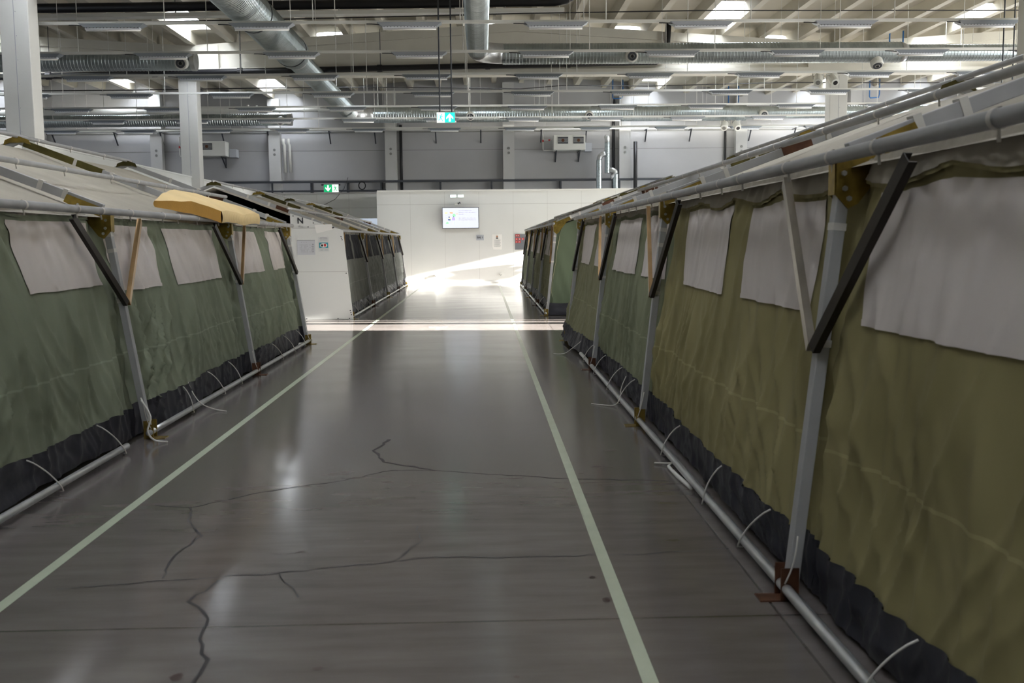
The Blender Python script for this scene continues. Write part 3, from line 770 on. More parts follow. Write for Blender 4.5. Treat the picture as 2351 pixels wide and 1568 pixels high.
m = MB(); m.tube([(-2.86, 19.24, 1.765), (-2.83, 19.24, 1.78)], 0.012, 6); m.build('clip', 'ink', t)
t = poster('floor_plan', 'grey printed site plan taped on the board under the letter N', -3.54, -3.20, 1.26, 1.54, 19.257, 'paper_blueish')
m = MB(); rnd = random.Random(2)
for i in range(9):
    for j in range(6):
        if rnd.random() < 0.75: x = -3.49 + i*0.027; z = 1.31 + j*0.027; m.box(x, x+0.018, 19.2525, 19.254, z, z+0.004); m.box(x, x+0.003, 19.2525, 19.254, z, z+0.018)
for i in range(3): m.box(-3.46+0.045*i, -3.45+0.045*i, 19.2525, 19.254, 1.495, 1.505)
for i in range(5): x = -3.255; m.box(x, x+0.03, 19.2525, 19.254, 1.31+0.035*i, 1.325+0.035*i)
m.box(-3.54, -3.20, 19.2525, 19.254, 1.53, 1.537)
m.build('print', 'ink_grey', t)
t = poster('notice', 'pale notice with a teal picture frame on the board beside the site plan', -3.135, -2.935, 1.32, 1.60, 19.257, 'paper_grey')
m = MB(); m.box(-3.12, -2.95, 19.252, 19.254, 1.385, 1.49); m.build('picture_frame', 'teal', t)
m = MB(); k = 16; m.add([(-3.035+0.07*math.cos(2*PI*i/k), 19.2515, 1.437+0.042*math.sin(2*PI*i/k)) for i in range(k)], [tuple(range(k))]); m.build('picture', 'paper', t)
m = MB(); m.box(-3.085, -3.045, 19.250, 19.251, 1.415, 1.455); m.build('picture_figure', 'ink', t)
m = MB(); m.box(-3.03, -2.99, 19.250, 19.251, 1.415, 1.465); m.build('picture_figure', 'red', t)
m = MB()
for z, x0, x1 in ((1.58, -3.10, -2.97), (1.56, -3.11, -3.05), (1.56, -3.04, -2.96), (1.535, -3.10, -2.96), (1.345, -3.10, -3.045), (1.345, -3.02, -2.96)): m.box(x0, x1, 19.252, 19.254, z, z+0.007)
m.build('print', 'ink_grey', t)

# foam mattress lying on the eave of the sage green tent
t = thing('foam_mattress', 'yellow foam mattress with ochre side draped over the eave pipe of the sage green tent', 'mattress', (-3.0, 11.0, 1.72))
FA = Vector((-2.90, 9.0)); FB = Vector((-2.70, 10.5)); FC = Vector((-2.71, 12.3)); FD = Vector((-3.25, 10.9))
def foam(u, v, w):     # u: up-slope edge -> aisle edge ; v: near -> far ; w 0 underside, 1 top
    q = (FA*(1-u)+FB*u)*(1-v) + (FD*(1-u)+FC*u)*v; ax = -q.x
    zb_ = 1.785 + 0.40*(ax-2.80) if ax > 2.80 else 1.785 - 0.75*(2.80-ax)
    zb_ += 0.045*math.sin(PI*v)*max(0, 1-u*1.4) + 0.012*fbm(q.x*4, q.y*3) + 0.01*math.sin(v*9)*u
    th = 0.122*(0.45+0.55*min(1, u*1.9+v*0.6))
    zt_ = zb_ + th
    return Vector((q.x, q.y, zb_ + (zt_-zb_)*w))
def bulge(p, n, w, k=0.012): return p + Vector(n)*k*math.sin(PI*w)
m = MB(); m.grid(lambda u, v: foam(u, v, 1), 30, 30); m.grid(lambda u, v: foam(u, v, 0), 30, 30)
m.grid(lambda u, v: bulge(foam(1, u, v), (1, 0, 0), v) + Vector((0.003*math.sin(u*150)*math.sin(PI*v), 0, 0)), 160, 6)
m.grid(lambda u, v: bulge(foam(0, u, v), (-1, 0, 0), v), 30, 6)
m.grid(lambda u, v: bulge(foam(u, 1, v), (0, 1, 0), v), 30, 6)
m.build('foam', 'foam_cream', t, smooth=True)
m = MB(); m.grid(lambda u, v: foam(u*1.0, 0, v) + Vector((-0.3, -0.7, 0))*(0.014*math.sin(PI*v) + 0.004*math.sin(PI*2*v)*math.sin(PI*u)), 60, 10)
m.build('side_panel', 'foam_ochre', t, smooth=True)

# small things on the floor by the olive tent
m = MB(); m.tube([(1.13, 6.50, 0.012), (1.20, 6.47, 0.014), (1.245, 6.44, 0.018), (1.20, 6.38, 0.014), (1.21, 6.1, 0.012), (1.235, 5.80, 0.012)], [0.006, 0.006, 0.009, 0.010, 0.014, 0.014], 8)
tag(m.build('bent_tube', 'strap', smooth=True), 'bent white plastic tube lying on the floor beside the olive tent pipe', 'tube')
def cord(pts, label, r=0.005):
    P = []
    for i in range(len(pts)-1):
        p0 = Vector(pts[max(0, i-1)]); p1 = Vector(pts[i]); p2 = Vector(pts[i+1]); p3 = Vector(pts[min(len(pts)-1, i+2)])
        for k in range(6):
            s = k/6; P.append(0.5*((2*p1) + (p2-p0)*s + (2*p0-5*p1+4*p2-p3)*s*s + (3*p1-p0-3*p2+p3)*s**3))
    P.append(Vector(pts[-1])); mm = MB(); mm.tube(P, r, 8)
    return mm, label
for (pts, lab, par) in [
    ([(1.30, 9.0, 0.25), (1.25, 8.95, 0.15), (1.225, 8.85, 0.08), (1.17, 8.8, 0.02), (1.05, 8.9, 0.008), (0.98, 8.98, 0.006)], '', tentRA),
    ([(1.30, 12.9, 0.2), (1.15, 12.8, 0.10), (1.05, 12.9, 0.02), (0.92, 13.0, 0.008)], '', tentRA),
    ([(-2.66, 8.95, 0.26), (-2.60, 8.9, 0.16), (-2.52, 8.85, 0.08), (-2.42, 8.9, 0.02), (-2.30, 8.85, 0.008)], '', tentLA),
    ([(-2.60, 7.55, 0.32), (-2.52, 7.50, 0.20), (-2.53, 7.45, 0.10), (-2.48, 7.45, 0.03), (-2.40, 7.50, 0.008)], '', tentLA),
    ([(-2.62, 7.60, 0.33), (-2.55, 7.52, 0.24), (-2.52, 7.50, 0.14)], '', tentLA)]:
    mm, _ = cord(pts, lab, 0.007 if par is tentLA and pts[0][1] < 8 else 0.0045); mm.build('tie_cord', 'strap', par, smooth=True)

# ------------------------------------------------------------ ducts
def ribbed(pts, r, pitch=0.09, seg=28, h=0.006):
    """spiral-wound duct: a tube with raised lock seams"""
    P = [Vector(p) for p in pts]; out = []; rad = []
    for a, b in zip(P[:-1], P[1:]):
        L = (b-a).length; n_ = max(1, int(L/pitch)); d = (b-a)/n_
        for k in range(n_):
            q = a + d*k
            for t, e in ((0.0, 0), (0.72, 0), (0.80, 1), (0.92, 1)):
                out.append(q + d*t); rad.append(r + h*e)
    out.append(P[-1]); rad.append(r)
    m = MB(); m.tube(out, rad, seg); return m
def elbow(c, a0, a1, R, r, up, along, n_=7, seg=28):
    """quarter bend around centre c in the plane (up, along)"""
    pts = []
    for k in range(n_+1):
        t = a0 + (a1-a0)*k/n_; pts.append(Vector(c) + Vector(up)*math.cos(t)*R + Vector(along)*math.sin(t)*R)
    m = MB(); m.tube(pts, r, seg); return m

def hanger_rods(parent, pts, r=0.006, name='hanging_rod', mt='white_metal'):
    for (x, y, z) in pts:
        m = MB(); m.tube([(x, y, z), (x, y, rt(x)+0.3)], r, 6); m.build(name, mt, parent)

# duct 1: comes down the left half of the middle bay, turns and runs across
t = thing('ventilation_duct', 'large galvanised duct running down the hall left of centre, then turning across the far end', 'duct', (-4.5, 30.0, 5.9))
m = ribbed([(-4.5, 8.5, 6.04), (-4.5, 24.8, 6.04)], 0.375, 0.09); m.build('duct_section', 'galv', t, smooth=False)
m = MB(); m.tube([(-4.5, 24.8, 6.04), (-4.5, 25.2, 5.98)], [0.375, 0.275], 28); m.build('reducer', 'galv_tube', t, smooth=True)
m = ribbed([(-4.5, 25.2, 5.98), (-4.5, 34.9, 5.94)], 0.270, 0.09); m.build('duct_section', 'galv', t)
m = elbow((-3.75, 34.95, 5.92), 0, PI/2, 0.75, 0.275, (-1, 0, 0), (0, 1, 0)); m.build('elbow', 'galv_tube', t, smooth=True)
m = ribbed([(-3.75, 35.7, 5.92), (9.4, 35.7, 5.92)], 0.275, 0.09); m.build('duct_section', 'galv', t)
m = ribbed([(9.4, 35.7, 5.92), (18.9, 35.7, 5.92)], 0.215, 0.09); m.build('duct_section', 'galv', t)
for k, y in enumerate((12.0, 16.0, 20.5, 24.4)):
    m = MB(); m.tube([(-4.5, y, 6.04), (-4.5, y+0.04, 6.04)], 0.388, 28); m.build('joint_ring', 'dark_steel', t, smooth=False)
hanger_rods(t, [(-4.5, 14.5, 6.42), (-4.5, 22.5, 6.42), (-4.5, 32.0, 6.3), (0.0, 35.7, 6.2), (4.6, 35.7, 6.2), (8.0, 35.7, 6.2)])
def nozzle(root, x, y, z, down=-0.35):
    d = Vector((0, -1, down)).normalized(); c = Vector((x, y, z))
    m = MB(); m.tube([c, c + d*0.12, c + d*0.16], [0.15, 0.15, 0.135], 20); o = m.build('air_nozzle', 'white_metal', root, smooth=False)
    for rr in (0.105, 0.06):
        m = MB(); q = c + d*0.165; m.tube([q, q + d*0.015], rr, 18); m.build('nozzle_ring', 'dark_steel' if rr > .1 else 'white_metal', o)
    m = MB(); q = c + d*0.185; m.tube([q, q + d*0.01], 0.035, 14); m.build('nozzle_core', 'black', o)
for x in (-0.35, 3.8, 9.95): nozzle(t, x, 35.42, 5.84)
# duct 2
t = thing('ventilation_duct', 'galvanised duct coming down the middle of the hall and turning to the right', 'duct', (3.0, 24.5, 5.9))
m = ribbed([(-0.05, 8.5, 6.04), (-0.05, 23.9, 6.0)], 0.245, 0.08); m.build('duct_section', 'galv', t)
m = elbow((0.55, 23.9, 5.96), 0, PI/2, 0.60, 0.24, (-1, 0, 0), (0, 1, 0)); m.build('elbow', 'galv_tube', t, smooth=True)
m = ribbed([(0.55, 24.5, 5.95), (10.2, 24.5, 5.95)], 0.242, 0.08); m.build('duct_section', 'galv', t)
m = MB(); m.tube([(10.2, 24.5, 5.95), (10.36, 24.5, 5.94)], [0.25, 0.20], 28); m.build('reducer', 'galv_tube', t, smooth=True)
m = ribbed([(10.36, 24.5, 5.93), (18.9, 24.5, 5.93)], 0.195, 0.08); m.build('duct_section', 'galv', t)
hanger_rods(t, [(-0.05, 14.0, 6.26), (-0.05, 22.6, 6.24), (2.4, 24.5, 6.2), (4.4, 24.5, 6.2), (6.4, 24.5, 6.2), (8.6, 24.5, 6.2), (12.0, 24.5, 6.15)])
nozzle(t, 3.62, 24.28, 5.86, -0.25)
nozzle(t, 9.6, 24.42, 5.74, -1.6)
# ducts 3, 4 from the left
t = thing('ventilation_duct', 'capped galvanised duct from the left, ending beside the second column', 'duct', (-9.0, 24.0, 5.7))
m = ribbed([(-22.0, 24.0, 5.71), (-6.72, 24.0, 5.73)], 0.215, 0.08); m.build('duct_section', 'galv', t)
m = MB(); m.tube([(-6.72, 24, 5.73), (-6.62, 24, 5.73)], 0.225, 28); m.build('end_cap', 'galv_tube', t)
nozzle(t, -6.88, 23.80, 5.66, -0.25)
hanger_rods(t, [(-10.2, 24.0, 5.92), (-13.5, 24.0, 5.92), (-7.6, 24.0, 5.92)])
t = thing('ventilation_duct', 'capped galvanised duct from the left, low against the far pilasters', 'duct', (-10.0, 35.7, 5.75))
m = ribbed([(-25.0, 35.7, 5.74), (-6.75, 35.7, 5.78)], 0.205, 0.08); m.build('duct_section', 'galv', t)
m = MB(); m.tube([(-6.75, 35.7, 5.78), (-6.6, 35.7, 5.78)], 0.215, 28); m.build('end_cap', 'galv_tube', t)
nozzle(t, -6.95, 35.50, 5.72, -0.25)
hanger_rods(t, [(-9.5, 35.7, 5.95), (-14.5, 35.7, 5.95)])
# small ducts on the far wall
t = thing('duct_stack', 'group of thin galvanised vertical ducts with bends at the far wall', 'duct', (4.8, 38.9, 3.3))
m = ribbed([(4.56, 38.9, 3.1), (4.56, 38.9, 4.55)], 0.105, 0.12, 20, 0.005); m.build('riser', 'galv', t)
m = elbow((4.80, 38.9, 4.55), 0, PI/2, 0.24, 0.10, (-1, 0, 0), (0, 0, 1), 6, 20); m.build('elbow', 'galv_tube', t, smooth=True)
m = ribbed([(4.88, 38.9, 4.05), (4.88, 38.9, 5.2)], 0.10, 0.12, 20, 0.005); m.build('riser', 'galv', t)
m = elbow((4.88, 39.14, 5.2), 0, PI/2, 0.24, 0.10, (0, -1, 0), (0, 0, 1), 6, 20); m.build('elbow', 'galv_tube', t, smooth=True)
m = elbow((5.02, 38.9, 4.02), PI, PI/2, 0.12, 0.09, (0, 0, 1), (1, 0, 0), 6, 20); m.build('elbow', 'galv_tube', t, smooth=True)
m = ribbed([(5.20, 38.9, 3.1), (5.20, 38.9, 4.0)], 0.105, 0.12, 20, 0.005); m.build('riser', 'galv', t)
m = MB(); m.tube([(5.20, 38.9, 4.0), (5.18, 38.9, 4.10), (5.08, 38.9, 4.16), (4.95, 38.9, 4.16)], 0.10, 20); m.build('elbow', 'galv_tube', t, smooth=True)

# ------------------------------------------------------------ pipes and cables under the roof
def pipe_thing(name, label, cat, pts, r, mt, seg=12, group=None):
    m = MB(); m.tube(pts, r, seg); return tag(m.build(name, mt, smooth=True), label, cat, group)
t = thing('drain_pipe', 'thick black pipe high across the hall with a rounded end, above the nearest light rail', 'pipe', (-3.0, 23.5, 6.6))
m = MB(); m.tube([(-24, 23.5, 6.69), (1.73, 23.5, 6.94), (1.99, 23.5, 6.98), (2.16, 23.5, 7.08), (2.22, 23.5, 7.25), (2.22, 23.5, 7.85)], 0.106, 16); m.build('pipe', 'black', t, smooth=True)
m = MB(); m.prism([(-24, 23.36, 6.46), (1.95, 23.36, 6.70), (1.95, 23.36, 6.78), (-24, 23.36, 6.54)], (0, 0.28, 0)); m.build('cable_tray', 'white_metal', t)
for x in (-14, -10.5, -6.9, -3.2, 0.6):
    z = 6.69 + (x+24)/25.73*0.25; m = MB(); m.box(x-0.015, x+0.015, 23.48, 23.52, z-0.16, rt(x)+0.28); m.build('pipe_hanger', 'galv_tube', t)
t = thing('drain_pipe', 'thick black pipe across the hall just above the third light rail', 'pipe', (-3.0, 28.79, 6.2))
m = MB(); m.tube([(-26, 28.79, 5.95), (5.0, 28.79, 6.49), (5.3, 28.79, 6.62), (5.35, 28.79, 7.6)], 0.085, 14); m.build('pipe', 'black', t, smooth=True)
first = None
for k, x in enumerate((-13.5, -11.1, -8.4, -6.2, -4.9, -2.6, 0.2, 2.3)):
    x *= 1.085; z = 5.95 + (x+26)*0.01742
    if first is None:
        m = MB(); m.tube([(x-0.07, 28.79, z-0.001), (x+0.07, 28.79, z+0.001)], 0.103, 14); first = m.build('pipe_collar', 'black', t, origin=(x, 28.79, z))
    else: twin(first, (x, 28.79, z), t)
hanger_rods(t, [(-12.0, 28.79, 6.2), (-6.7, 28.79, 6.3), (-2.8, 28.79, 6.35), (0.2, 28.79, 6.4)], 0.01, 'pipe_hanger', 'dark_steel')
t = thing('pipe', 'fat white pipe with a valve running behind the second column', 'pipe', (-8.0, 38.4, 6.4))
m = MB(); m.tube([(-26, 38.4, 6.35), (-8.7, 38.4, 6.46)], 0.15, 16); m.tube([(-8.4, 38.4, 6.46), (1.2, 38.4, 6.52)], 0.095, 16); m.build('pipe', 'white_metal', t, smooth=True)
m = MB(); m.tube([(-8.75, 38.4, 6.46), (-8.70, 38.4, 6.46)], 0.2, 16); m.tube([(-8.70, 38.4, 6.46), (-8.42, 38.4, 6.46)], 0.12, 16); m.tube([(-8.42, 38.4, 6.46), (-8.37, 38.4, 6.46)], 0.17, 16); m.build('valve', 'white_metal', t, smooth=False)
pipe_thing('cable', 'thin black cable strung across the hall above the nearest light rail', 'cable', [(-24.00, 23.1, 6.41), (-9.24, 23.1, 6.41), (-3.94, 23.1, 6.49), (1.01, 23.1, 6.59), (4.96, 23.1, 6.64), (11.94, 23.1, 6.62), (19.40, 23.1, 6.63)], 0.014, 'cable_dark', 8)
pipe_thing('cable', 'thin black cable sagging across the hall beyond the second column', 'cable', [(-24.00, 32.2, 6.28), (-10.73, 32.2, 6.30), (-6.87, 32.2, 6.34), (-4.08, 32.2, 6.35), (-1.40, 32.2, 6.32), (1.29, 32.2, 6.27), (2.68, 32.2, 6.37), (5.37, 32.2, 6.33), (9.66, 32.2, 6.42), (15.35, 32.2, 6.38), (19.40, 32.2, 6.39)], 0.016, 'cable_dark', 8)
pipe_thing('pipe', 'thin dark pipe across the far wall above the long duct, with two bends', 'pipe', [(-3.5, 39.24, 6.41), (7.16, 39.24, 6.43), (7.18, 39.24, 6.66), (7.78, 39.24, 6.68), (7.8, 39.24, 6.42), (19.4, 39.24, 6.44)], 0.035, 'cable_dark', 8)
# service pipe on brackets along the far wall
t = thing('service_pipe', 'long pale pipe on dark brackets across the far wall above the air heaters', 'pipe', (0, 39.2, 5.5))
m = MB(); m.tube([(-26.5, 39.2, 5.80), (19.3, 39.2, 5.80)], 0.05, 12); m.build('pipe', 'white_metal', t, smooth=True)
for k in range(17):
    x = -20.5 + 2.05*k + (0.3 if k % 2 else 0)
    m = MB(); m.bar((x, 39.595, 5.74), (x, 39.12, 5.74), 0.05, 0.03); m.bar((x, 39.58, 5.30), (x, 39.2, 5.72), 0.045, 0.03); m.build('bracket', 'dark_steel', t)
t = thing('conduit_rack', 'dark steel conduit rail low across the far wall with cables looped on it', 'pipe', (0, 39.2, 3.7))
m = MB(); m.box(-26.5, 19.3, 39.2, 39.26, 3.78, 3.86); m.build('rail', 'dark_steel', t)
m = MB(); m.box(-8.6, -3.7, 39.15, 39.22, 3.44, 3.50); m.build('rail', 'dark_steel', t)
for x in (-8.1, -6.6, -5.2, -3.9, -1.6, 0.4, 3.1, 5.4, 7.2):
    m = MB(); m.box(x-0.03, x+0.03, 39.22, 39.595, 3.35, 3.8); m.build('rail_post', 'dark_steel', t)
m = MB(); c = [(-4.62 + 0.13*math.cos(a*0.5), 39.12, 3.66 + 0.15*math.sin(a*0.5)) for a in range(0, 27)]; m.tube(c, 0.018, 6); m.build('cable_coil', 'cable_dark', t, smooth=True)
pipe_thing('downpipe', 'thin black vertical pipe beside the third pilaster on the far wall', 'pipe', [(-3.12, 39.54, 3.1), (-3.12, 39.54, 6.0)], 0.055, 'black')
pipe_thing('downpipe', 'thin black vertical pipe just above the thin galvanised risers', 'pipe', [(5.2, 39.54, 3.1), (5.2, 39.54, 6.25), (5.22, 39.3, 6.9)], 0.055, 'black')
pipe_thing('downpipe', 'thick black pipe with a rounded top beside the pilaster right of the risers', 'pipe', [(6.0, 39.1, 3.1), (6.0, 39.1, 5.26)], 0.075, 'black')
pipe_thing('downpipe', 'thin black vertical pipe left of the last visible pilaster', 'pipe', [(9.62, 39.55, 3.1), (9.62, 39.55, 5.9)], 0.045, 'black')
t = thing('pipe_pair', 'two short white vertical pipes side by side next to a pilaster', 'pipe', (-7.5, 39.4, 4.2))
for x in (-7.62, -7.42):
    m = MB(); m.tube([(x, 39.42, 4.2), (x, 39.42, 5.25), (x-0.04, 39.42, 5.32), (x-0.04, 39.42, 5.5)], 0.06, 12); m.build('pipe', 'white_metal', t, smooth=True)
# wandering cable on the recess wall
pipe_thing('cable', 'thin loose cable dangling over the recess wall beside the exit sign', 'cable', [(-5.0, 37.95, 3.9), (-5.15, 37.95, 3.5), (-5.5, 37.96, 3.1), (-6.0, 37.96, 2.85), (-6.4, 37.96, 2.75)], 0.008, 'cable_dark', 6)

# ------------------------------------------------------------ light rails and fittings
ZR = 5.56
ROWS = [16.3 + 2.93*k for k in range(8)]
def fixture_proto():
    r = thing('strip_light', 'x', 'light', (0, 0, 0), 'strip lights on the hanging rails')
    m = MB(); m.prism([(-0.60, -0.12, 0.0), (0.60, -0.12, 0.0), (0.51, -0.09, -0.085), (-0.51, -0.09, -0.085)], (0, 0.0, 0)) if False else None
    m = MB(); m.add([(-.60,-.13,0),(.60,-.13,0),(.60,.13,0),(-.60,.13,0),(-.51,-.085,-.060),(.51,-.085,-.060),(.51,.085,-.060),(-.51,.085,-.060)], [(0,1,2,3),(4,7,6,5),(0,4,5,1),(1,5,6,2),(2,6,7,3),(3,7,4,0)]); m.build('housing', 'light_body', r)
    m = MB(); m.box(-0.50, 0.50, -0.055, 0.055, -0.092, -0.060)
    lo = m.build('louver', 'light_louver', r)
    m = MB()
    for k in range(16): x = -0.47 + k*0.0627; m.box(x-0.006, x+0.006, -0.058, 0.058, -0.072, -0.061)
    m.build('slats', 'dark_steel', lo)
    m = MB(); m.tube([(-0.50, 0, -0.104), (0.50, 0, -0.104)], 0.017, 10); m.build('tube', 'light_tube', r, smooth=True)
    m = MB(); m.tube([(-0.52, -0.05, -0.035), (-0.62, -0.05, -0.02), (-0.72, -0.035, -0.013), (-0.80, -0.030, -0.011)], 0.009, 6); m.build('cord', 'cable_dark', r, smooth=True)
    return r
fx0 = fixture_proto(); used = False
ROWN = ['behind the first column line', 'nearest', 'second nearest', 'third nearest', 'fourth nearest', 'third farthest', 'second farthest', 'farthest']
for ri, y in enumerate(ROWS):
    t = thing('light_rail', ('white light rail hung across the hall, ' + (ROWN[ri] + ' row' if ri else 'just beside the nearest column')), 'rail', (1.44, y, ZR), 'hanging light rails')
    xa, xb = -24.0, 19.3
    if ri == 0: xb = -7.0
    m = MB(); m.box(xa, xb, y-0.025, y+0.025, ZR, ZR+0.055); m.build('rail', 'white_metal', t)
    js = [j for j in range(-9, 7)]
    vis = []
    for j in js:
        x = 1.44 + 2.75*j
        if x-0.7 < xa or x + 0.7 > xb: continue
        if -0.50*y < x < 0.56*y + 0.5 and abs(x) < 19:
            vis.append(x)
        xr = x + 0.95
        if xr < xb and abs(xr) < 0.56*y + 2:
            m = MB(); m.tube([(xr, y, ZR+0.05), (xr, y, rt(xr)+0.28)], 0.009, 6); m.build('hanging_rod', 'white_metal', t)
            if j % 2 == 0: m = MB(); m.tube([(xr-0.42, y+0.02, ZR+0.05), (xr-0.42, y+0.02, rt(xr)+0.28)], 0.006, 6); m.build('hanging_rod', 'white_metal', t)
    for k, x in enumerate(vis):
        f = copy_tree(fx0, (x, y, ZR)) if used else fx0
        if not used: fx0.location = (x, y, ZR); used = True
        if ri == 0: f['label'] = 'grey strip light at the top corner beside the nearest column'
        else: f['label'] = 'grey strip light, %s from the left on the %s light rail' % (ORD[k+1], ROWN[ri])

# ------------------------------------------------------------ signs, screen, notices on the end wall
def running_man(P, s, flip=1):
    """list of quads/polys of a running figure in unit box"""
    f = lambda x, z: P(x*flip*s, z*s)
    return f
def exit_sign(name, label, x0, x1, z0, z1, y, left_man, up, mg, mw, rods=None):
    t = thing(name, label, 'sign', ((x0+x1)/2, y, z0))
    m = MB(); m.box(x0-0.008, x1+0.008, y, y+0.03, z0-0.008, z1+0.008); m.build('case', 'white_metal', t)
    w = x1-x0; h = z1-z0; cut = x0 + w*(0.44 if left_man else 0.56)
    a, b = (x0, cut) if left_man else (cut, x1)
    c, d = (cut, x1) if left_man else (x0, cut)
    m = MB(); m.box(a, b, y-0.004, y, z0, z1); m.build('white_field', mw, t)
    m = MB(); m.box(c, d, y-0.004, y, z0, z1); m.build('green_field', mg, t)
    cx = (c+d)/2; cz = (z0+z1)/2; k = h*0.42*(1 if up else -1)
    m = MB(); pl = [(0, k), (0.85*abs(k), 0.05*k), (0.85*abs(k), -0.45*k), (0.26*abs(k), 0.10*k), (0.26*abs(k), -k), (-0.26*abs(k), -k), (-0.26*abs(k), 0.10*k), (-0.85*abs(k), -0.45*k), (-0.85*abs(k), 0.05*k)]
    m.prism([(cx+p, y-0.006, cz+q) for p, q in pl], (0, 0.002, 0)); m.build('arrow', mw, t)
    mx = (a+b)/2; fl = 1 if left_man else -1; q = h/2
    def seg(mm, p0, p1, w_): mm.bar((mx+fl*p0[0]*q, y-0.006, cz+p0[1]*q), (mx+fl*p1[0]*q, y-0.006, cz+p1[1]*q), w_*q, 0.002, (0, 1, 0))
    m = MB(); seg(m, (0.12, 0.42), (-0.08, -0.05), 0.26); seg(m, (0.12, 0.38), (-0.25, 0.38), 0.11); seg(m, (-0.25, 0.40), (-0.40, 0.12), 0.11); seg(m, (0.14, 0.36), (0.48, 0.12), 0.11)
    seg(m, (-0.06, 0.0), (0.22, -0.32), 0.15); seg(m, (0.22, -0.32), (0.36, -0.78), 0.14); seg(m, (-0.08, 0.0), (-0.18, -0.50), 0.15); seg(m, (-0.18, -0.50), (-0.52, -0.55), 0.13)
    m.tube([(mx+fl*0.22*q, y-0.007, cz+0.62*q), (mx+fl*0.22*q, y-0.003, cz+0.62*q)], 0.12*q, 12)
    m.box(min(a, b)+0.01 if fl > 0 else max(a, b)-0.022, (min(a, b)+0.022) if fl > 0 else max(a, b)-0.01, y-0.006, y-0.003, z0+h*0.25, z1-h*0.12)
    m.build('running_figure', mg, t)
    if rods:
        for (rx, rz) in rods:
            m = MB(); m.tube([(rx, y+0.015, z1), (rx, y+0.015, rz)], 0.014, 8); m.build('hanging_rod', 'dark_steel', t)
    return t
exit_sign('exit_sign', 'lit cyan-green exit sign with an up arrow hung on two rods over the aisle', -0.862, -0.508, 3.822, 4.012, 20.0, True, True, 'exit_green', 'exit_white', [(-0.80, 7.85), (-0.565, 7.85)])
exit_sign('exit_sign', 'green exit sign with a down arrow on the far wall above the recess', -5.90, -5.36, 3.36, 3.64, 37.9, False, False, 'exit_green_b', 'exit_white_b')
m = MB(); m.box(-6.0, -5.3, 37.92, 38.0, 3.60, 3.66)
struct(m.build('trim_5', 'dark_steel'))
exit_sign('exit_sign', 'exit sign hung on two grey rods behind the ridge of the olive tent', 10.35, 10.71, 3.60, 3.80, 20.0, True, True, 'exit_green', 'exit_white', [(10.42, 7.3), (10.63, 7.3)])

t = thing('television', 'wall-mounted television showing a pale slide with a drawing and text', 'television', (-0.75, 35.15, 1.93))
m = MB(); m.box(-1.385, -0.105, 35.08, 35.14, 1.925, 2.655); m.build('housing', 'ink', t, bevel=0.006)
m = MB(); m.box(-1.1, -0.4, 35.14, 35.2, 2.1, 2.5); m.build('wall_mount', 'dark_steel', t)
m = MB(); m.box(-1.368, -0.122, 35.076, 35.081, 1.945, 2.638); sc = m.build('screen', 'screen', t)
def SP(px, pz):  # picture coordinates of the slide (0..1, from top)
    return (-1.368 + 1.246*px, 2.638 - 0.693*pz)
def spoly(pts, mt, name='picture_shape'):
    m = MB(); m.prism([(SP(a, b)[0], 35.075, SP(a, b)[1]) for a, b in pts], (0, 0.001, 0)); return m.build(name, mt, sc)
def sell(cx, cz, rx, rz, mt): spoly([(cx+rx*math.cos(2*PI*i/16), cz+rz*math.sin(2*PI*i/16)) for i in range(16)], mt)
spoly([(.06,.22),(.15,.22),(.13,.28),(.06,.28)], 'screen_yellow'); spoly([(.19,.22),(.285,.22),(.285,.28),(.22,.28)], 'screen_orange')
sell(.32,.37,.045,.075,'screen_green'); spoly([(.27,.47),(.34,.47),(.35,.62),(.26,.62)], 'screen_purple'); sell(.305,.43,.013,.03,'screen_navy')
spoly([(.285,.62),(.295,.62),(.29,.82),(.28,.82)], 'screen_sky'); spoly([(.315,.62),(.325,.62),(.335,.82),(.325,.82)], 'screen_sky')
sell(.18,.46,.018,.035,'screen_navy'); sell(.205,.52,.022,.04,'screen_yellow'); spoly([(.15,.55),(.22,.57),(.22,.62),(.155,.62)], 'screen_navy'); spoly([(.16,.62),(.22,.62),(.21,.67),(.18,.67)], 'screen_sky')
spoly([(.08,.78),(.10,.73),(.13,.69),(.165,.74),(.17,.78),(.13,.79)], 'screen_green'); spoly([(.37,.29),(.43,.29),(.43,.315),(.37,.315)], 'screen_orange')
for (x, z) in ((.10,.36),(.175,.33),(.245,.36),(.10,.49)): spoly([(x-.018,z),(x+.018,z),(x+.018,z+.02),(x-.018,z+.02)], 'screen_text')
rnd = random.Random(4)
for z, xe in ((.125,.82),(.215,.93),(.305,.58),(.50,.92),(.59,.93)):
    x = .45
    while x < xe:
        w = rnd.uniform(.05, .16); w = min(w, xe-x); spoly([(x,z),(x+w,z),(x+w,z+.028),(x,z+.028)], 'screen_text', 'text_line'); x += w + .022
t = thing('emergency_light', 'pair of small glowing white lamps on the end wall above the television', 'light', (-0.85, 35.15, 2.95))
for xa, xb in ((-1.09, -1.00), (-0.985, -0.90), (-0.82, -0.73), (-0.715, -0.63)):
    m = MB(); m.box(xa, xb, 35.13, 35.2, 3.01, 3.09); m.build('lamp', 'lamp_glow', t)
m = MB(); m.box(-1.10, -0.62, 35.16, 35.2, 2.995, 3.105); m.build('backplate', 'white_metal', t)
t = thing('security_camera', 'small white camera fixed right above the television', 'camera', (-0.85, 35.1, 2.74))
m = MB(); m.tube([(-0.86, 35.2, 2.80), (-0.86, 35.12, 2.79)], 0.025, 8); m.build('bracket', 'white_metal', t)
m = MB(); m.tube([(-0.93, 35.10, 2.77), (-0.83, 35.06, 2.79)], 0.035, 10); m.build('body', 'white_metal', t)
m = MB(); m.tube([(-0.83, 35.06, 2.79), (-0.80, 35.05, 2.795)], 0.03, 10); m.build('lens', 'black', t)
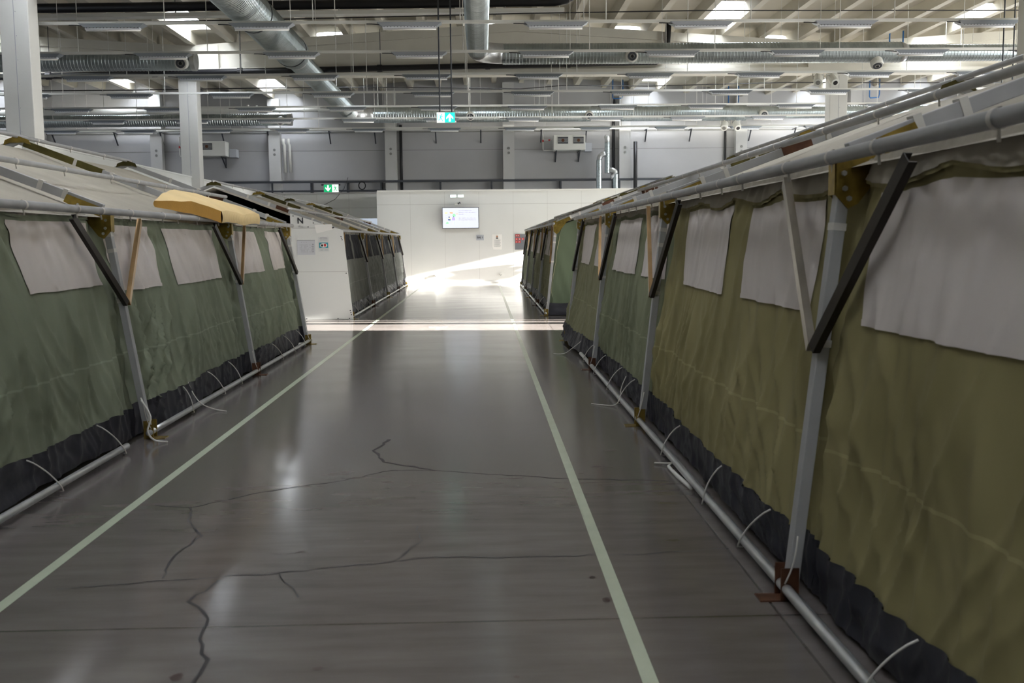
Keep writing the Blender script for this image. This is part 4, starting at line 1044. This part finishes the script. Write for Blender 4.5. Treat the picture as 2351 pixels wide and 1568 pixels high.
m = MB(); m.tube([(-0.77, 35.15, 2.83), (-0.76, 35.08, 2.80)], 0.025, 8); m.build('sensor', 'dark_steel', t)
t = thing('room_sign', 'grey sign reading SAL 1 on the end wall below the television', 'sign', (-0.075, 35.19, 1.50))
m = MB(); m.box(-0.205, 0.06, 35.185, 35.2, 1.505, 1.695); m.build('plate', 'sign_grey', t)
text_mesh('SAL 1', 0.085, (-0.073, 35.182, 1.60), 'lettering', 'ink', t, bold=0.003)
t = poster('poster', 'white poster with a small portrait and printed lines on the end wall', 0.355, 0.70, 1.175, 1.705, 35.198, 'paper', 'poster', [(0.355,1.705),(0.70,1.705),(0.685,1.175),(0.40,1.18),(0.355,1.28)])
m = MB(); m.tube([(0.525, 35.193, 1.635), (0.525, 35.190, 1.635)], 0.03, 12); m.build('portrait_head', 'skin_ink', t)
m = MB(); m.prism([(0.48, 35.193, 1.555), (0.57, 35.193, 1.555), (0.55, 35.193, 1.60), (0.50, 35.193, 1.60)], (0, -0.002, 0)); m.build('portrait_shoulders', 'ink', t)
for k in range(8):
    m = MB(); m.box(0.42, 0.66-0.02*(k % 3), 35.192, 35.195, 1.51-0.032*k, 1.517-0.032*k); m.build('text_line', 'ink_grey', t)
t = thing('notice_board', 'grey board with red safety pictograms at the tent end beside the poster', 'board', (1.33, 35.18, 1.16))
m = MB(); m.box(1.16, 1.52, 35.18, 35.2, 1.165, 1.705); m.build('board', 'board_grey', t)
for (x, z) in ((1.17,1.62),(1.235,1.62),(1.17,1.50),(1.28,1.50),(1.39,1.50),(1.17,1.40),(1.27,1.40)):
    m = MB(); m.box(x, x+0.085, 35.174, 35.18, z, z+0.08); o = m.build('red_card', 'red', t)
    m = MB(); m.box(x+0.02, x+0.04, 35.171, 35.174, z+0.02, z+0.05); m.box(x+0.045, x+0.065, 35.171, 35.174, z+0.03, z+0.04); m.build('symbol', 'paper', o)
for k in range(6): m = MB(); m.box(1.17, 1.50, 35.175, 35.18, 1.20+0.03*k, 1.203+0.03*k); m.build('text_line', 'ink_grey', t)
for k, (x, z, l) in enumerate(((-1.65, 0.28, 'small wall outlet low on the end wall below the television'), (0.62, 0.30, 'low group of wall outlets with wires under the portrait poster'))):
    t = thing('wall_outlet', l, 'outlet', (x, 35.18, z))
    m = MB(); m.box(x-0.04, x+0.04, 35.17, 35.2, z-0.03, z+0.05); m.build('cover', 'white_metal', t)
    m = MB(); m.tube([(x-0.03, 35.165, z+0.03), (x+0.02, 35.16, z-0.04), (x+0.06, 35.165, z+0.01)], 0.008, 6); m.build('cord', 'ink_grey', t)

# ------------------------------------------------------------ air heaters, projector-like nozzles
def air_heater(x0, x1, z0, z1, label, fans, box_dx):
    t = thing('air_heater', label, 'heater', ((x0+x1)/2, 39.2, z0))
    m = MB(); m.box(x0, x1, 38.75, 39.35, z0, z1); m.build('casing', 'white_metal', t, bevel=0.02)
    for fx in fans:
        m = MB(); m.box(fx-0.20, fx+0.20, 38.735, 38.76, z0+0.24, z1-0.08); g = m.build('grille', 'dark_steel', t)
        for k in range(5):
            m = MB(); z = z0+0.29 + k*(z1-z0-0.42)/4; m.box(fx-0.195, fx+0.195, 38.725, 38.735, z-0.004, z+0.004); m.build('grille_bar', 'white_metal', g)
        m = MB(); m.tube([(fx, 38.73, (z0+z1)/2+0.08), (fx, 38.72, (z0+z1)/2+0.08)], 0.06, 12); m.build('fan_hub', 'rust', g)
    for bx_ in (x0+0.12, x1-0.2):
        m = MB(); m.bar((bx_, 39.595, z0-0.03), (bx_, 38.85, z0-0.03), 0.04, 0.04); m.bar((bx_, 39.55, z0-0.38), (bx_, 39.0, z0-0.05), 0.04, 0.03); m.bar((bx_, 39.57, z0-0.4), (bx_, 39.57, z0), 0.04, 0.03); m.build('bracket', 'dark_steel', t)
    m = MB(); m.box(x1+0.02, x1+0.30, 39.2, 39.595, z0-0.02, z0+0.30); m.build('control_box', 'sign_grey', t, bevel=0.01)
    m = MB(); m.tube([(x0-0.06, 39.2, z1-0.15), (x0-0.35, 39.2, z1-0.15), (x0-0.38, 39.2, z1+0.05), (x0-0.38, 39.2, z1+0.2)], 0.018, 8); m.tube([(x0, 39.2, z0+0.03), (x0-0.36, 39.2, z0+0.03), (x0-0.38, 39.2, z0+0.1), (x0-0.38, 39.2, z1-0.2)], 0.022, 8); m.build('feed_pipe', 'white_metal', t, smooth=True)
    m = MB(); m.tube([(x0-0.38, 39.2, z1-0.22), (x0-0.38, 39.2, z1-0.14)], 0.035, 8); m.tube([(x0-0.17, 39.2, z1-0.15), (x0-0.10, 39.2, z1-0.15)], 0.03, 8); m.build('valve', 'red', t)
air_heater(2.79, 4.02, 4.93, 5.50, 'white air heater with two square fan grilles on the far wall', (3.15, 3.75), 1)
air_heater(-11.2, -9.72, 4.80, 5.36, 'white air heater half hidden behind the second column', (-10.42,), 1)
def spot_pair(x, y, z, label, group, stub):
    for k, (dx, yaw, lb) in enumerate(((-0.20, 0.35, 'left'), (0.19, -0.1, 'right'))):
        t = thing('jet_nozzle', label[k], 'nozzle', (x+dx, y, z), group)
        d = Vector((math.sin(yaw)*-1, -1, -0.75)).normalized(); c = Vector((x+dx, y, z))
        m = MB(); m.tube([c, c+d*0.22, c+d*0.30], [0.13, 0.13, 0.115], 18); m.build('barrel', 'white_metal', t)
        m = MB(); m.tube([c+d*0.301, c+d*0.31], 0.065, 16); m.build('opening', 'black' if k else 'seam', t)
        m = MB(); m.bar(c + Vector((-0.15, 0.03, 0.10)), c + Vector((0.15, 0.03, 0.10)), 0.03, 0.02); m.bar(c + Vector((-0.15, 0.03, 0.12)), c + Vector((-0.15, 0, -0.05)), 0.03, 0.02); m.bar(c + Vector((0.15, 0.03, 0.12)), c + Vector((0.15, 0, -0.05)), 0.03, 0.02); m.bar(c + Vector((0, 0.03, 0.1)), c + Vector(stub), 0.03, 0.03); m.build('yoke', 'white_metal', t)
spot_pair(9.80, 28.62, 6.0, ('white cylindrical nozzle on the near right column, the one turned aside', 'white cylindrical nozzle on the near right column with its dark mouth showing'), 'nozzles on the near right column', (0, 0.279, 0.2))
spot_pair(8.80, 35.45, 5.50, ('small far white nozzle under the long duct, turned aside', 'small far white nozzle under the long duct with its dark mouth showing'), 'far nozzles under the duct', (0, 0.12, 0.15))
# small blue condensate pipes under the skylights
for (x, y, lb) in ((11.45, 28.2, 'short bent blue pipe under the skylight above the right column'), (9.35, 38.0, 'short bent blue pipe far away left of the right column'), (5.0, 38.2, 'short bent blue pipe below the far middle skylight'), (14.72, 38.0, 'short bent blue pipe over the ridge of the olive tent')):
    pipe_thing('condensate_pipe', lb, 'pipe', [(x, y, rt(x)+0.25), (x, y, rt(x)-0.55), (x+0.03, y, rt(x)-0.60), (x+0.35, y, rt(x)-0.58), (x+0.38, y, rt(x)-0.45), (x+0.38, y, rt(x)+0.1)], 0.022, 'blue_pipe', 8)
# unseen palm added beyond the far tents to cast the end wall shadow
t = thing('potted_palm', 'potted palm behind the grey-green tent, casting its shadow on the end wall', 'plant', (7.4, 34.4, 0))
m = MB(); m.tube([(7.4, 34.4, 0), (7.4, 34.4, 0.4)], [0.2, 0.28], 20); m.build('pot', 'pot', t)
m = MB(); m.tube([(7.4, 34.4, 0.38), (7.42, 34.4, 1.2), (7.38, 34.40, 1.80)], [0.05, 0.04, 0.03], 8); m.build('trunk', 'pot', t)
m = MB(); rnd = random.Random(9)
for k in range(17):
    a = 2*PI*k/17 + rnd.uniform(-.2, .2); L = rnd.uniform(0.65, 1.0); rise = rnd.uniform(0.05, 0.42)
    c = []; w_ = []
    for i in range(9):
        s = i/8; c.append(Vector((7.38 + math.cos(a)*L*s, 34.40 + math.sin(a)*L*s*0.13, 1.88 + rise*math.sin(PI*s*0.75) - 0.25*s*s))); w_.append(0.015 + 0.17*math.sin(PI*min(1, s*0.95+0.04)))
    for i in range(8):
        d = (c[i+1]-c[i]).normalized(); sd_ = d.cross(Vector((0, 0.7, 0.7))).normalized()
        m.add([c[i]-sd_*w_[i], c[i]+sd_*w_[i], c[i+1]+sd_*w_[i+1], c[i+1]-sd_*w_[i+1]], [(0,1,2,3)])
m.build('fronds', 'leaf', t)
